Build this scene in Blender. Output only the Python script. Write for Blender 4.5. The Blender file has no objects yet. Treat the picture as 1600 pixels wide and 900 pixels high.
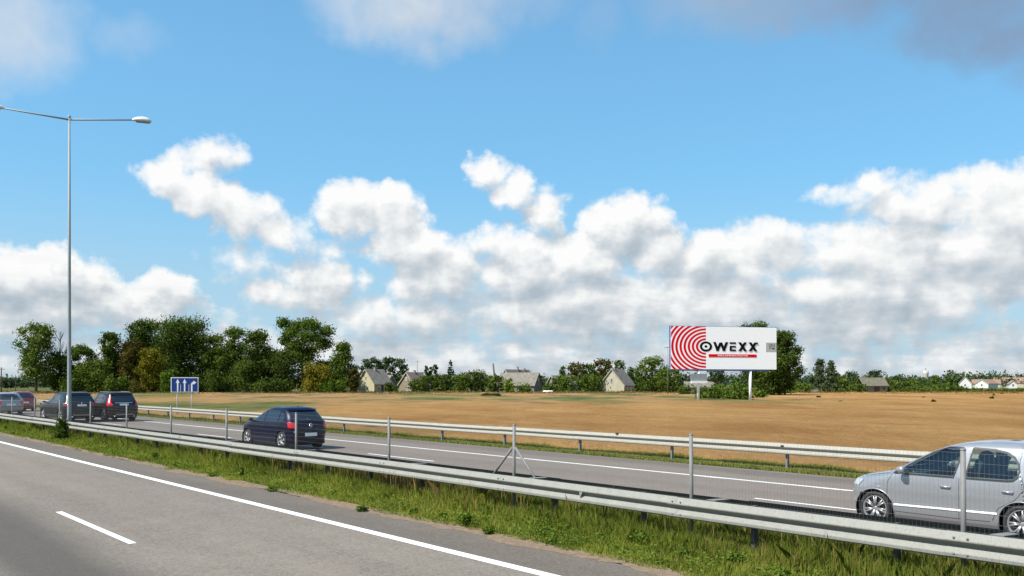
import bpy, bmesh, math, random
import numpy as np
from mathutils import Vector, Matrix
random.seed(7)
rng = np.random.default_rng(7)
SC = bpy.context.scene
COL = SC.collection

# ---------------------------------------------------------------- camera
CAM_H = 2.55                      # metres above the carriageway
FPX = 1400.0                      # focal length for a 1600 px wide frame
HOR = 599.0
TH = math.atan(1176.0 / FPX)      # the road runs this far left of the view axis
ST, CT = math.sin(TH), math.cos(TH)
cd = bpy.data.cameras.new('camera')
cam = bpy.data.objects.new('camera', cd)
COL.objects.link(cam)
cam.location = (0, 0, CAM_H)
cam.rotation_euler = (math.radians(90), 0, -TH)
cd.sensor_width = 36.0
cd.lens = 36.0 * FPX / 1600.0
cd.shift_y = (HOR - 450.0) / 1600.0
cd.clip_start = 0.1
cd.clip_end = 9000.0
SC.camera = cam

# ---------------------------------------------------------------- exposure
SC.view_settings.view_transform = 'Standard'
SC.view_settings.look = 'None'
SC.view_settings.exposure = 0.75
SC.view_settings.gamma = 1.0
SC.view_settings.use_curve_mapping = False
SC.cycles.max_bounces = 6
SC.cycles.transparent_max_bounces = 8
SC.cycles.diffuse_bounces = 3
SC.cycles.glossy_bounces = 3
SC.cycles.sample_clamp_indirect = 4.0

# ---------------------------------------------------------------- sun
R3 = Vector((CT, -ST, 0)); F3 = Vector((ST, CT, 0))     # right and forward of the view
SUN_EL = math.radians(52)
sh = (R3 * -0.84 + F3 * -0.50).normalized()
sun_dir = Vector((sh.x * math.cos(SUN_EL), sh.y * math.cos(SUN_EL), math.sin(SUN_EL)))
sd = bpy.data.lights.new('sun', 'SUN')
sd.energy = 5.0
sd.angle = math.radians(0.55)
sd.color = (1.0, 0.95, 0.87)
sun = bpy.data.objects.new('sun', sd)
COL.objects.link(sun)
sun.rotation_euler = (-sun_dir).to_track_quat('-Z', 'Y').to_euler()
sun.location = sun_dir * 60


# ---------------------------------------------------------------- node helper
class NT:
    def __init__(self, tree):
        self.t = tree
        self.l = tree.links

    def node(self, ty, **kw):
        n = self.t.nodes.new(ty)
        for k, v in kw.items():
            setattr(n, k, v)
        return n

    def put(self, sock, v):
        if v is None:
            return
        if isinstance(v, bpy.types.NodeSocket):
            self.l.new(v, sock)
        else:
            sock.default_value = v

    def m(self, op, a=None, b=None, c=None, clamp=False):
        n = self.node('ShaderNodeMath', operation=op, use_clamp=clamp)
        for i, v in enumerate((a, b, c)):
            self.put(n.inputs[i], v)
        return n.outputs[0]

    def v(self, op, a=None, b=None, c=None, scale=None):
        n = self.node('ShaderNodeVectorMath', operation=op)
        self.put(n.inputs[0], a)
        if b is not None:
            self.put(n.inputs[1], b)
        if c is not None:
            self.put(n.inputs[2], c)
        if scale is not None:
            self.put(n.inputs['Scale'], scale)
        return n.outputs['Value'] if op in ('DOT_PRODUCT', 'LENGTH', 'DISTANCE') else n.outputs[0]

    def noise(self, vec, scale, detail=4, rough=0.55, dist=0.0, col=False):
        n = self.node('ShaderNodeTexNoise')
        self.put(n.inputs['Vector'], vec)
        n.inputs['Scale'].default_value = scale
        n.inputs['Detail'].default_value = detail
        n.inputs['Roughness'].default_value = rough
        n.inputs['Distortion'].default_value = dist
        return n.outputs['Color' if col else 'Fac']

    def ramp(self, fac, stops, interp='LINEAR'):
        n = self.node('ShaderNodeValToRGB')
        n.color_ramp.interpolation = interp
        e = n.color_ramp.elements
        while len(e) < len(stops):
            e.new(0.5)
        for i, (p, c) in enumerate(stops):
            e[i].position = p
            e[i].color = (c[0], c[1], c[2], 1)
        self.put(n.inputs[0], fac)
        return n.outputs[0]

    def mix(self, fac, a, b, blend='MIX'):
        n = self.node('ShaderNodeMix', data_type='RGBA', blend_type=blend)
        self.put(n.inputs[0], fac)
        for s, v in ((n.inputs[6], a), (n.inputs[7], b)):
            if isinstance(v, tuple) and len(v) == 3:
                v = (*v, 1)
            self.put(s, v)
        return n.outputs[2]

    def maprange(self, v, a, b, c=0.0, d=1.0, smooth=False):
        n = self.node('ShaderNodeMapRange')
        if smooth:
            n.interpolation_type = 'SMOOTHSTEP'
        self.put(n.inputs[0], v)
        n.inputs[1].default_value = a
        n.inputs[2].default_value = b
        n.inputs[3].default_value = c
        n.inputs[4].default_value = d
        return n.outputs[0]

    def comb(self, x, y, z=0.0):
        n = self.node('ShaderNodeCombineXYZ')
        for i, q in enumerate((x, y, z)):
            self.put(n.inputs[i], q)
        return n.outputs[0]

    def sep(self, v):
        n = self.node('ShaderNodeSeparateXYZ')
        self.put(n.inputs[0], v)
        return n.outputs


# ---------------------------------------------------------------- sky: NISHITA plus clouds keyed to compass direction
def ang(px, py):                        # direction of a cloud (azimuth, elevation) in units of 1/14 rad
    a = math.atan((px - 800) / FPX)
    e = math.atan((HOR - py) / math.hypot(FPX, px - 800))
    return a * 14.0, e * 14.0


CLOUDS = [  # x, y, rx, ry, strength : where each cumulus stands
    (335, 245, 52, 34, .75), (275, 275, 62, 42, .95), (330, 305, 60, 38, .85), (385, 335, 62, 42, .85), (440, 362, 60, 34, .7),
    (500, 385, 52, 34, .35),
    (545, 325, 62, 46, 1.), (610, 330, 56, 44, 1.), (640, 385, 78, 52, 1.), (700, 420, 70, 58, 1.), (655, 440, 60, 44, .8),
    (500, 440, 78, 48, .9), (430, 462, 66, 34, .7), (375, 412, 60, 34, .4),
    (765, 268, 38, 32, .8), (800, 298, 44, 38, .85), (850, 335, 44, 46, .75), (765, 378, 52, 30, .7),
    (985, 355, 78, 54, 1.25), (945, 345, 46, 34, .9), (1025, 385, 60, 52, 1.1), (905, 405, 80, 50, 1.), (820, 420, 96, 58, 1.),
    (1110, 405, 120, 46, .9), (1190, 395, 110, 52, .9), (1290, 385, 90, 42, .7),
    (1370, 288, 46, 30, .75), (1310, 300, 54, 24, .5), (1445, 320, 115, 44, .85), (1560, 300, 60, 44, .95), (1590, 340, 90, 66, 1.),
    (1390, 400, 140, 60, 1.), (1530, 410, 140, 70, 1.),
    (30, 430, 84, 44, 1.15), (95, 430, 76, 40, 1.05), (150, 470, 78, 40, .95), (262, 462, 54, 40, 1.1), (215, 480, 68, 34, .9),
    (40, 490, 90, 50, .9),
    (1100, 470, 200, 70, .9), (900, 480, 220, 66, .9), (1350, 480, 200, 70, .9), (650, 500, 190, 48, .7),
]
HAZY = [  # thin grey shreds high up
    (30, 50, 105, 85, .80), (190, 62, 70, 40, .36), (640, 5, 190, 90, 1.0), (700, -50, 260, 110, .8), (850, 15, 60, 45, .42), (935, 25, 50, 62, .35),
    (1330, -38, 360, 84, 1.1), (1560, 6, 170, 88, 1.2), (0, 120, 30, 40, .45), (1600, 90, 60, 50, .5),
]


def cloud_group():
    g = bpy.data.node_groups.new('cloud_field', 'ShaderNodeTree')
    g.interface.new_socket('P', in_out='INPUT', socket_type='NodeSocketVector')
    g.interface.new_socket('T', in_out='OUTPUT', socket_type='NodeSocketFloat')
    g.interface.new_socket('S', in_out='OUTPUT', socket_type='NodeSocketFloat')
    n = NT(g)
    gi = n.node('NodeGroupInput'); go = n.node('NodeGroupOutput')
    P = gi.outputs[0]
    w1 = n.noise(P, 1.7, 5, 0.62, col=True)
    wv = n.v('MULTIPLY_ADD', n.v('SUBTRACT', w1, (.5, .5, .5)), (.78, .62, 0), P)
    B = None
    for (x, y, rx, ry, s) in CLOUDS:
        cx, cy = ang(x, y)
        k = 1.06
        d = n.v('MULTIPLY', n.v('SUBTRACT', wv, (cx, cy, 0)), (100 / (rx * k), 100 / (ry * k), 0))
        q = n.v('DOT_PRODUCT', d, d)
        f = n.m('MULTIPLY_ADD', q, -s, s)
        if B is None:
            B = f
        else:
            mm = n.node('ShaderNodeMath', operation='SMOOTH_MAX')
            n.put(mm.inputs[0], B); n.put(mm.inputs[1], f); mm.inputs[2].default_value = .16
            B = mm.outputs[0]
    # the low bank all round the horizon
    px, py, pz = n.sep(P)
    st = n.noise(n.v('MULTIPLY', P, (.42, 1.5, 1)), 1.0, 5, .6)
    bank = n.m('ADD', n.m('MULTIPLY', n.m('SUBTRACT', 1.18, py), .8), n.m('MULTIPLY_ADD', st, 2.0, -1.0))
    bank = n.m('MINIMUM', bank, .62)
    B = n.m('MAXIMUM', n.m('MAXIMUM', B, -1.0), bank)
    puff = n.noise(P, 3.2, 7, .60)
    # billows: round cells give the cauliflower edge
    vo = n.node('ShaderNodeTexVoronoi', feature='SMOOTH_F1')
    n.put(vo.inputs['Vector'], n.v('MULTIPLY_ADD', n.noise(P, 5.0, 4, .6, col=True), (.22, .22, 0), P))
    vo.inputs['Scale'].default_value = 3.4
    vo.inputs['Smoothness'].default_value = .35
    bil = n.m('SUBTRACT', .42, vo.outputs['Distance'])
    T = n.m('ADD', B, n.m('MULTIPLY', n.m('SUBTRACT', puff, .5), 1.0))
    T = n.m('ADD', T, n.m('MULTIPLY', bil, .42))
    n.l.new(T, go.inputs[0])
    bulk = n.noise(n.v('MULTIPLY', P, (1., 1.35, 1)), 1.25, 3, .5)
    S = n.m('ADD', n.m('ADD', B, n.m('MULTIPLY', n.m('SUBTRACT', bulk, .5), 1.7)), n.m('MULTIPLY', n.m('ADD', n.m('MULTIPLY', n.m('SUBTRACT', puff, .5), 1.05), n.m('MULTIPLY', bil, .5)), .55))
    n.l.new(S, go.inputs[1])
    return g


w = bpy.data.worlds.new('World'); SC.world = w; w.use_nodes = True
w.node_tree.nodes.clear()
n = NT(w.node_tree)
sky = n.node('ShaderNodeTexSky', sky_type='NISHITA')
sky.sun_disc = False
sky.sun_elevation = SUN_EL
sky.sun_rotation = math.atan2(sun_dir.x, sun_dir.y)
sky.altitude = 0.0
sky.air_density = 1.0
sky.dust_density = 0.6
sky.ozone_density = 1.6
tc = n.node('ShaderNodeTexCoord')
D = tc.outputs['Generated']
dr = n.v('DOT_PRODUCT', D, tuple(R3)); df = n.v('DOT_PRODUCT', D, tuple(F3))
az = n.m('ARCTAN2', dr, df)
pp = n.node('ShaderNodeMath', operation='PINGPONG')       # the same weather goes on all round
HALF = math.atan(800 / FPX)
n.put(pp.inputs[0], n.m('ADD', az, HALF)); pp.inputs[1].default_value = 2 * HALF
azm = n.m('MULTIPLY', n.m('SUBTRACT', pp.outputs[0], HALF), 14.0)
el = n.m('MULTIPLY', n.m('ARCSINE', n.sep(D)[2]), 14.0)
P = n.comb(azm, el)
grp = cloud_group()
def T_at(vec):
    g = n.node('ShaderNodeGroup'); g.node_tree = grp
    n.put(g.inputs[0], vec)
    return g.outputs
T0, S0 = T_at(P)
T1, S1 = T_at(n.v('ADD', P, (-.12, .26, 0)))
dens = n.maprange(T0, -.04, .66, 0, 1, True)
diff = n.m('SUBTRACT', S0, S1)
layer = n.noise(n.v('MULTIPLY', P, (.55, 3.2, 1)), 1.0, 5, .6)
layer = n.m('MULTIPLY', n.m('SUBTRACT', layer, .5), n.maprange(el, .3, 3.2, 1.1, 0, True))
lit = n.m('ADD', n.m('ADD', n.maprange(diff, -.66, .50, 0, 1), layer), n.m('MULTIPLY', n.m('SUBTRACT', T0, .75), -.12))
# deep inside and low down the cloud is thicker and greyer
low = n.maprange(el, .0, 2.6, .26, -.16)
lit = n.m('SUBTRACT', lit, low, clamp=True)
ccol = n.ramp(lit, [(0.0, (.43, .50, .565)), (.28, (.54, .60, .65)), (.52, (.68, .715, .745)), (.74, (.85, .865, .87)), (1., (1.0, .995, .98))])
# thin shreds
wv = n.v('MULTIPLY_ADD', n.v('SUBTRACT', n.noise(P, 1.1, 4, .55, col=True), (.5, .5, .5)), (1.1, .9, 0), P)
H = None
for (x, y, rx, ry, s) in HAZY:
    cx, cy = ang(x, y)
    d = n.v('MULTIPLY', n.v('SUBTRACT', wv, (cx, cy, 0)), (100 / rx, 100 / ry, 0))
    f = n.m('MULTIPLY_ADD', n.v('DOT_PRODUCT', d, d), -s, s)
    H = f if H is None else n.m('MAXIMUM', H, f)
hz = n.m('MULTIPLY', n.maprange(H, 0.0, 1.1, 0, .85, True), n.maprange(n.noise(P, 1.6, 5, .55), .25, .6, .55, 1))
left = n.maprange(azm, -2.5, 5.5, 0, 1)
hcol = n.mix(left, (.60, .67, .74), (.245, .33, .47))
hlit = n.m('MULTIPLY', n.noise(P, 2.0, 4, .55), .6)
hcol = n.mix(n.m('MULTIPLY', hlit, n.m('SUBTRACT', 1.0, left)), hcol, (.95, .95, .96))
SKY_S = .118
skyc = n.v('MULTIPLY', sky.outputs[0], (.56, .92, 1.02))
K = 1 / SKY_S / (2 ** SC.view_settings.exposure)
veil = n.maprange(el, 0.0, 6.0, .75, .35)                 # pale air near the horizon
skyc = n.mix(veil, skyc, n.v('SCALE', (.23, .53, .815), scale=K))
skyc = n.mix(n.maprange(el, .2, 3.4, .80, .0, True), skyc, n.v('SCALE', (.50, .66, .775), scale=K))
hc = n.v('SCALE', hcol, scale=K); cc = n.v('SCALE', ccol, scale=K)
c1 = n.mix(hz, skyc, hc)
c2 = n.mix(n.m('MULTIPLY', dens, .97), c1, cc)
bg = n.node('ShaderNodeBackground')
n.put(bg.inputs[0], c2); bg.inputs[1].default_value = SKY_S
ow = n.node('ShaderNodeOutputWorld')
n.l.new(bg.outputs[0], ow.inputs[0])
w.cycles.sampling_method = 'MANUAL'
w.cycles.sample_map_resolution = 512


# ---------------------------------------------------------------- pixel / place helpers
def gp(px, Z):                       # ground point at picture column px, Z metres into the view
    X = (px - 800) / FPX * Z
    p = R3 * X + F3 * Z
    return Vector((p.x, p.y, 0))


def hz_at(py, Z):                    # height seen at picture row py from distance Z
    return CAM_H - (py - HOR) * Z / FPX


def s_at(px, Dx):                    # distance along the road where column px meets the line x = Dx
    u = (px - 800) / FPX
    return (Dx * CT - u * Dx * ST) / (ST + u * CT)


def pxm(Z):
    return FPX / Z                   # picture pixels (1600 wide) per metre


# ---------------------------------------------------------------- materials
def mat(name):
    m = bpy.data.materials.new(name); m.use_nodes = True
    m.node_tree.nodes.clear()
    k = NT(m.node_tree)
    out = k.node('ShaderNodeOutputMaterial')
    return m, k, out


def principled(k, out, col, rough=.6, metal=0., spec=.5, coat=0., bump=None, bstr=.3, bdist=.01):
    b = k.node('ShaderNodeBsdfPrincipled')
    if isinstance(col, tuple):
        col = (*col[:3], 1)
    k.put(b.inputs['Base Color'], col)
    k.put(b.inputs['Roughness'], rough)
    k.put(b.inputs['Metallic'], metal)
    b.inputs['Specular IOR Level'].default_value = spec
    b.inputs['Coat Weight'].default_value = coat
    b.inputs['Coat Roughness'].default_value = .04
    if bump is not None:
        bn = k.node('ShaderNodeBump')
        bn.inputs['Strength'].default_value = bstr
        bn.inputs['Distance'].default_value = bdist
        k.put(bn.inputs['Height'], bump)
        k.l.new(bn.outputs[0], b.inputs['Normal'])
    k.l.new(b.outputs[0], out.inputs[0])
    return b


def simple(name, col, rough=.6, metal=0., spec=.5, coat=0., var=.12, nscale=3.):
    if name.startswith(('wall_', 'bark', 'chimney', 'window_fr', 'cream', 'plate', 'grey_p', 'lamp_sh', 'tower')):
        col = A3(col)
    m, k, out = mat(name)
    g = k.node('ShaderNodeNewGeometry').outputs['Position']
    f = k.noise(g, nscale, 4, .6)
    lo = tuple(c * (1 - var) for c in col); hi = tuple(min(1, c * (1 + var)) for c in col)
    principled(k, out, k.ramp(f, [(.3, lo), (.7, hi)]), rough, metal, spec, coat)
    return m


def pos(k):
    return k.node('ShaderNodeNewGeometry').outputs['Position']


M = {}
ALB = .74                         # overall level of the natural surfaces


def A3(c):
    return tuple(x * ALB for x in c)


def asphalt(name, a, b, wheel):
    a = A3(a); b = A3(b); a = (a[0] * .84, a[1] * .765, a[2] * .675); b = (b[0] * .90, b[1] * .82, b[2] * .725)
    m, k, out = mat(name)
    p = pos(k)
    grain = k.noise(p, 42., 3, .8)
    vo = k.node('ShaderNodeTexVoronoi'); k.put(vo.inputs['Vector'], p); vo.inputs['Scale'].default_value = 30
    stone = k.m('MULTIPLY', k.sep(vo.outputs['Color'])[0], .5)
    mott = k.noise(p, 1.1, 5, .6)
    stretch = k.noise(k.v('MULTIPLY', p, (1., .07, 1)), .9, 4, .6)
    f = k.m('ADD', k.m('MULTIPLY_ADD', k.m('SUBTRACT', grain, .5), 1.1, .27), stone)
    f = k.m('ADD', f, k.m('MULTIPLY', k.m('SUBTRACT', mott, .5), .35))
    f = k.m('ADD', f, k.m('MULTIPLY', k.m('SUBTRACT', stretch, .5), .80))
    c = k.ramp(f, [(.15, a), (.5, tuple((x + y) / 2 for x, y in zip(a, b))), (.9, b)])
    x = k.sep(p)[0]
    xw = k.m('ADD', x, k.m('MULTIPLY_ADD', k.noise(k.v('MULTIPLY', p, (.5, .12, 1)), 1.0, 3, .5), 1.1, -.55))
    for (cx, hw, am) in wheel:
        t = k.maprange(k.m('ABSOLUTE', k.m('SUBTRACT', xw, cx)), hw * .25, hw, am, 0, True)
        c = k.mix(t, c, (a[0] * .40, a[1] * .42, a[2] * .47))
    principled(k, out, c, .88, bump=f, bstr=.35, bdist=.006, spec=.3)
    return m


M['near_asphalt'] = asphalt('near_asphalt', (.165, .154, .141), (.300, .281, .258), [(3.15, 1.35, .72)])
M['far_asphalt'] = asphalt('far_asphalt', (.185, .168, .158), (.275, .250, .236), [(14.3, .7, .18), (16.0, .6, .18), (18.0, .6, .12), (21.8, .9, .38)])
M['shoulder'] = asphalt('shoulder_asphalt', (.125, .114, .104), (.210, .192, .176), [])


def m_line():
    m, k, out = mat('line_paint')
    p = pos(k)
    c = k.ramp(k.noise(p, 14, 5, .7), [(.25, (.48, .48, .46)), (.45, (.70, .70, .68))])
    wear = k.m('MULTIPLY', k.maprange(k.noise(p, 38, 4, .8), .50, .68, 0, .55), k.maprange(k.noise(k.v('MULTIPLY', p, (1, .3, 1)), 1.7, 4, .6), .35, .65, .2, 1))
    c = k.mix(wear, c, (.16, .145, .13))
    principled(k, out, c, .6)
    return m
M['line'] = m_line()


def m_ground():
    m, k, out = mat('soil_and_turf')
    p = pos(k)
    c = k.ramp(k.noise(p, .35, 6, .65), [(q, A3(c_)) for q, c_ in [(.3, (.055, .075, .018)), (.55, (.10, .11, .03)), (.75, (.17, .14, .06))]])
    principled(k, out, c, .95, bump=k.noise(p, 6, 4), bstr=.6, bdist=.1, spec=.1)
    return m
M['ground'] = m_ground()


def m_verge():
    m, k, out = mat('verge_soil')
    p = pos(k)
    c = k.ramp(k.noise(p, 5, 6, .7), [(q, A3(c_)) for q, c_ in [(.3, (.035, .042, .012)), (.55, (.065, .075, .02)), (.8, (.13, .105, .055))]])
    principled(k, out, c, .95, bump=k.noise(p, 30, 4), bstr=.8, bdist=.04, spec=.1)
    return m
M['verge'] = m_verge()


def m_dirt():
    m, k, out = mat('sandy_dirt')
    p = pos(k)
    c = k.ramp(k.noise(p, 9, 6, .7), [(q, A3(c_)) for q, c_ in [(.3, (.16, .115, .075)), (.7, (.32, .24, .165))]])
    principled(k, out, c, .95, bump=k.noise(p, 40, 4), bstr=.8, bdist=.02, spec=.1)
    return m
M['dirt'] = m_dirt()


def m_field():
    m, k, out = mat('ripe_crop')
    p = pos(k)
    # streaks run with the drilling rows
    row = k.noise(k.v('MULTIPLY', p, (.35, .06, 1)), 1.0, 5, .65)
    big = k.noise(p, .035, 5, .6)
    fine = k.noise(p, 3.2, 5, .75)
    f = k.m('ADD', k.m('MULTIPLY', row, .45), k.m('MULTIPLY', fine, .55))
    gold = k.ramp(f, [(q, A3(c_)) for q, c_ in [(.30, (.26, .13, .042)), (.48, (.53, .305, .115)), (.70, (.70, .45, .20))]])
    mot = k.noise(k.comb(k.m('MULTIPLY', k.v('DOT_PRODUCT', p, tuple(R3)), .09), k.m('MULTIPLY', k.v('DOT_PRODUCT', p, tuple(F3)), .035)), 1.0, 6, .7)
    gold = k.mix(k.maprange(mot, .38, .60, .80, 0), gold, A3((.30, .145, .045)))
    gold = k.mix(k.maprange(big, .35, .7, 0, .45), gold, A3((.52, .29, .105)))
    dr_ = k.v('DOT_PRODUCT', p, tuple(R3)); df_ = k.v('DOT_PRODUCT', p, tuple(F3))
    wob = k.m('MULTIPLY_ADD', k.noise(p, .045, 5, .6), 90., -45.)
    dz = k.m('ADD', df_, wob)
    dz = k.m('ADD', dz, k.m('MULTIPLY_ADD', k.noise(p, .16, 4, .65), 60., -30.))
    far = k.maprange(dz, 88, 135, 0, 1, True)                        # weedy headland at the back
    rlim = k.maprange(k.m('ADD', dr_, k.m('MULTIPLY', wob, .4)), 26, 52, 1, 0, True)
    leftw = k.maprange(k.m('ADD', dr_, k.m('ADD', k.m('MULTIPLY', df_, .20), k.m('MULTIPLY', wob, .25))), -5, 4, 1, 0, True)
    wd = k.m('MULTIPLY', k.m('MAXIMUM', far, leftw), rlim, clamp=True)
    patch = k.noise(k.comb(k.m('MULTIPLY', dr_, .075), k.m('MULTIPLY', df_, .026)), 1.0, 6, .68)
    pb = k.noise(k.comb(k.m('MULTIPLY', dr_, .03), k.m('MULTIPLY', df_, .016)), 1.0, 3, .55)
    patch = k.m('ADD', k.maprange(patch, .36, .64, 0, .55), k.maprange(pb, .38, .62, 0, .50))
    weeds = k.ramp(patch, [(q, A3(c_)) for q, c_ in [(.15, (.075, .115, .025)), (.30, (.14, .165, .045)), (.42, (.24, .19, .075)), (.54, (.47, .26, .10)), (.64, (.42, .26, .11)), (.74, (.22, .165, .085)), (.88, (.10, .13, .035))]])
    weeds = k.mix(k.maprange(k.noise(p, 1.1, 5, .7), .40, .75, 0, .22), weeds, A3((.42, .34, .20)))
    c = k.mix(wd, gold, weeds)
    spots = k.maprange(k.noise(k.comb(k.m('MULTIPLY', dr_, .16), k.m('MULTIPLY', df_, .05)), 1.0, 3, .6), .66, .74, 0, .75)
    c = k.mix(spots, c, (.16, .13, .045))
    # the last strip by the gardens turns green again
    principled(k, out, c, .95, bump=k.m('ADD', k.noise(p, 1.6, 6, .8), k.m('MULTIPLY', k.noise(p, .12, 3), 1.5)), bstr=1., bdist=.55, spec=.05)
    return m
M['field'] = m_field()


def m_galv(name, base, dirt=.35):
    base = A3(base)
    m, k, out = mat(name)
    p = pos(k)
    f = k.noise(p, 6., 5, .7)
    g2 = k.noise(k.v('MULTIPLY', p, (2, 2, .6)), 22., 4, .7)
    c = k.ramp(f, [(.25, tuple(x * .80 for x in base)), (.7, base)])
    c = k.mix(k.maprange(g2, .50, .78, 0, dirt), c, tuple(x * .5 for x in (base[0], base[1] * .93, base[2] * .84)))
    principled(k, out, c, k.maprange(f, .2, .8, .55, .75), .05, .3)
    return m
M['galv'] = m_galv('galvanised_steel', (.325, .325, .29), .8)
M['galv_far'] = m_galv('galvanised_steel_clean', (.43, .415, .355), .5)
M['galv_post'] = m_galv('galvanised_post', (.25, .25, .24), .5)
M['galv_shaded'] = m_galv('shade_toned_back_beam', (.13, .13, .125), .5)  # same steel, with the back beam's shade put into a darker colour
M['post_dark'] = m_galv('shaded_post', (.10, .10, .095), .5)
M['wire'] = simple('fence_wire', (.17, .17, .165), .7, .1)
M['lamp_pole'] = m_galv('lamp_pole_metal', (.38, .42, .41), .3)
M['lamp_shell'] = simple('lamp_shell', (.80, .82, .80), .35, var=.04)
M['lamp_lens'] = simple('lamp_lens', (.20, .23, .26), .2)
M['white'] = simple('white_paint', (.80, .80, .77), .5, var=.05)
M['board_white'] = simple('board_white', (.93, .93, .93), .8, spec=.05, var=.01)
M['cream_post'] = simple('cream_post', (.72, .71, .64), .5, var=.06)
M['red_print'] = simple('red_print', (.70, .004, .015), .8, spec=.05, var=.03)
M['black_print'] = simple('black_print', (.008, .008, .008), .8, spec=.05)
M['grey_print'] = simple('grey_print', (.58, .58, .57), .8, spec=.05, var=.03)
M['blue_frame'] = simple('blue_frame', (.05, .09, .25), .5)
M['sign_blue'] = simple('sign_blue', (.003, .035, .20), .4, var=.08)
M['plate_grey'] = simple('plate_grey', (.33, .36, .38), .5)
M['black_plastic'] = simple('black_plastic', (.012, .012, .013), .5)
M['rubber'] = simple('tyre_rubber', (.017, .017, .018), .85)
M['rim'] = simple('alloy_rim', (.34, .34, .34), .38, .6, var=.04)
M['rim_dark'] = simple('rim_shadow_metal', (.06, .06, .065), .5, .5)
M['chrome'] = simple('bright_trim', (.75, .75, .76), .15, .9, var=.03)
M['seat'] = simple('seat_cloth', (.035, .035, .04), .9)
M['trim_pale'] = simple('cabin_trim', (.30, .28, .24), .9)
M['red_lamp'] = simple('red_lamp_lens', (.50, .008, .012), .12, coat=.6)
M['red_lamp_dark'] = simple('red_lamp_dark', (.22, .006, .01), .12, coat=.6)
M['clear_lamp'] = simple('clear_lamp_lens', (.45, .47, .49), .1, .3, coat=.8)


def paint(name, col, metal=.3, rough=.35):
    m, k, out = mat(name)
    fl = k.noise(pos(k), 260., 2, .5)
    dust = k.maprange(k.sep(k.node('ShaderNodeTexCoord').outputs['Object'])[2], .1, .75, .30 if col[0] > .2 else .07, 0)
    c = k.ramp(fl, [(.3, tuple(x * .93 for x in col)), (.7, tuple(min(1, x * 1.07) for x in col))])
    c = k.mix(dust, c, tuple(.6 * x + .05 for x in col))
    principled(k, out, c, rough, metal, .5 if col[0] > .2 else .2, coat=.9 if col[0] > .2 else .3)
    return m


M['silver'] = paint('silver_paint', (.28, .287, .305), .40, .32)
M['navy'] = paint('navy_paint', (.003, .004, .020), .1, .3)
M['graphite'] = paint('graphite_paint', (.008, .010, .014), .1, .3)
M['maroon'] = paint('maroon_paint', (.014, .004, .006), .1, .3)
M['red_car'] = paint('red_paint', (.22, .008, .012), .2, .3)


def m_glass(name, tint, alpha):
    m, k, out = mat(name)
    gl = k.node('ShaderNodeBsdfGlossy'); gl.inputs['Roughness'].default_value = .02
    gl.inputs['Color'].default_value = (.9, .95, 1, 1)
    if alpha > 0:
        tr = k.node('ShaderNodeBsdfTransparent'); tr.inputs[0].default_value = (*tint, 1)
        base = tr.outputs[0]
    else:
        d = k.node('ShaderNodeBsdfDiffuse'); d.inputs[0].default_value = (*tint, 1)
        base = d.outputs[0]
    fr = k.node('ShaderNodeFresnel'); fr.inputs[0].default_value = 1.5
    mx = k.node('ShaderNodeMixShader')
    k.l.new(k.m('MULTIPLY_ADD', fr.outputs[0], 1.0, .035, clamp=True), mx.inputs[0])
    k.l.new(base, mx.inputs[1]); k.l.new(gl.outputs[0], mx.inputs[2])
    k.l.new(mx.outputs[0], out.inputs[0])
    return m
M['glass_see'] = m_glass('tinted_glass', (.66, .74, .70), .5)
M['glass_dark'] = m_glass('dark_glass', (.012, .016, .020), 0)
M['house_glass'] = m_glass('house_glass', (.02, .025, .03), 0)


def leafmat(name, dark, light, trans=.25, top=None):
    dark = A3(dark); light = A3(light)
    m, k, out = mat(name)
    a = k.node('ShaderNodeAttribute'); a.attribute_name = 'tint'
    mid = tuple((x + y) / 2 for x, y in zip(dark, light))
    st = [(0., dark), (.5, mid), (1., light)] if top is None else [(0., dark), (.35, mid), (.65, light), (.9, A3(top))]
    c = k.ramp(a.outputs['Fac'], st)
    d = k.node('ShaderNodeBsdfDiffuse'); k.put(d.inputs[0], c)
    t = k.node('ShaderNodeBsdfTranslucent'); k.put(t.inputs[0], k.v('MULTIPLY', c, (1.1, 1.15, .6)))
    mx = k.node('ShaderNodeMixShader'); mx.inputs[0].default_value = trans
    k.l.new(d.outputs[0], mx.inputs[1]); k.l.new(t.outputs[0], mx.inputs[2])
    k.l.new(mx.outputs[0], out.inputs[0])
    return m


M['leaf_green'] = leafmat('leaf_green', (.046, .082, .014), (.17, .235, .042))
M['leaf_dark'] = leafmat('leaf_dark', (.032, .056, .012), (.135, .188, .036))
M['leaf_bright'] = leafmat('leaf_bright', (.055, .105, .016), (.16, .24, .035))
M['leaf_lime'] = leafmat('leaf_lime', (.12, .18, .02), (.26, .34, .04))
M['leaf_yellow'] = leafmat('leaf_yellow', (.09, .095, .012), (.28, .24, .03))
M['leaf_rust'] = leafmat('leaf_rust', (.045, .048, .012), (.15, .12, .03))
M['leaf_grey'] = leafmat('leaf_grey', (.055, .085, .040), (.125, .17, .085))
M['leaf_spruce'] = leafmat('leaf_spruce', (.016, .036, .016), (.045, .080, .030), .1)
M['bark'] = simple('bark', (.085, .07, .052), .95, var=.3, nscale=1.5)
M['bark_pale'] = simple('bark_pale', (.30, .27, .22), .9, var=.2, nscale=1.5)
M['bark_dry'] = simple('bark_dry', (.17, .155, .135), .9, var=.2)
M['grass'] = leafmat('grass_blades', (.080, .125, .018), (.39, .43, .075), .4, (.60, .43, .17))
M['grass_dry'] = leafmat('dry_stalks', (.17, .12, .04), (.48, .34, .14), .2)
M['wild_straw'] = leafmat('wild_straw', (.10, .078, .03), (.36, .225, .085), .2)
M['wild_green'] = leafmat('wild_green', (.075, .095, .02), (.22, .24, .06), .2)
M['wheat'] = leafmat('wheat_stalks', (.32, .165, .050), (.84, .54, .23), .15)
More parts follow.
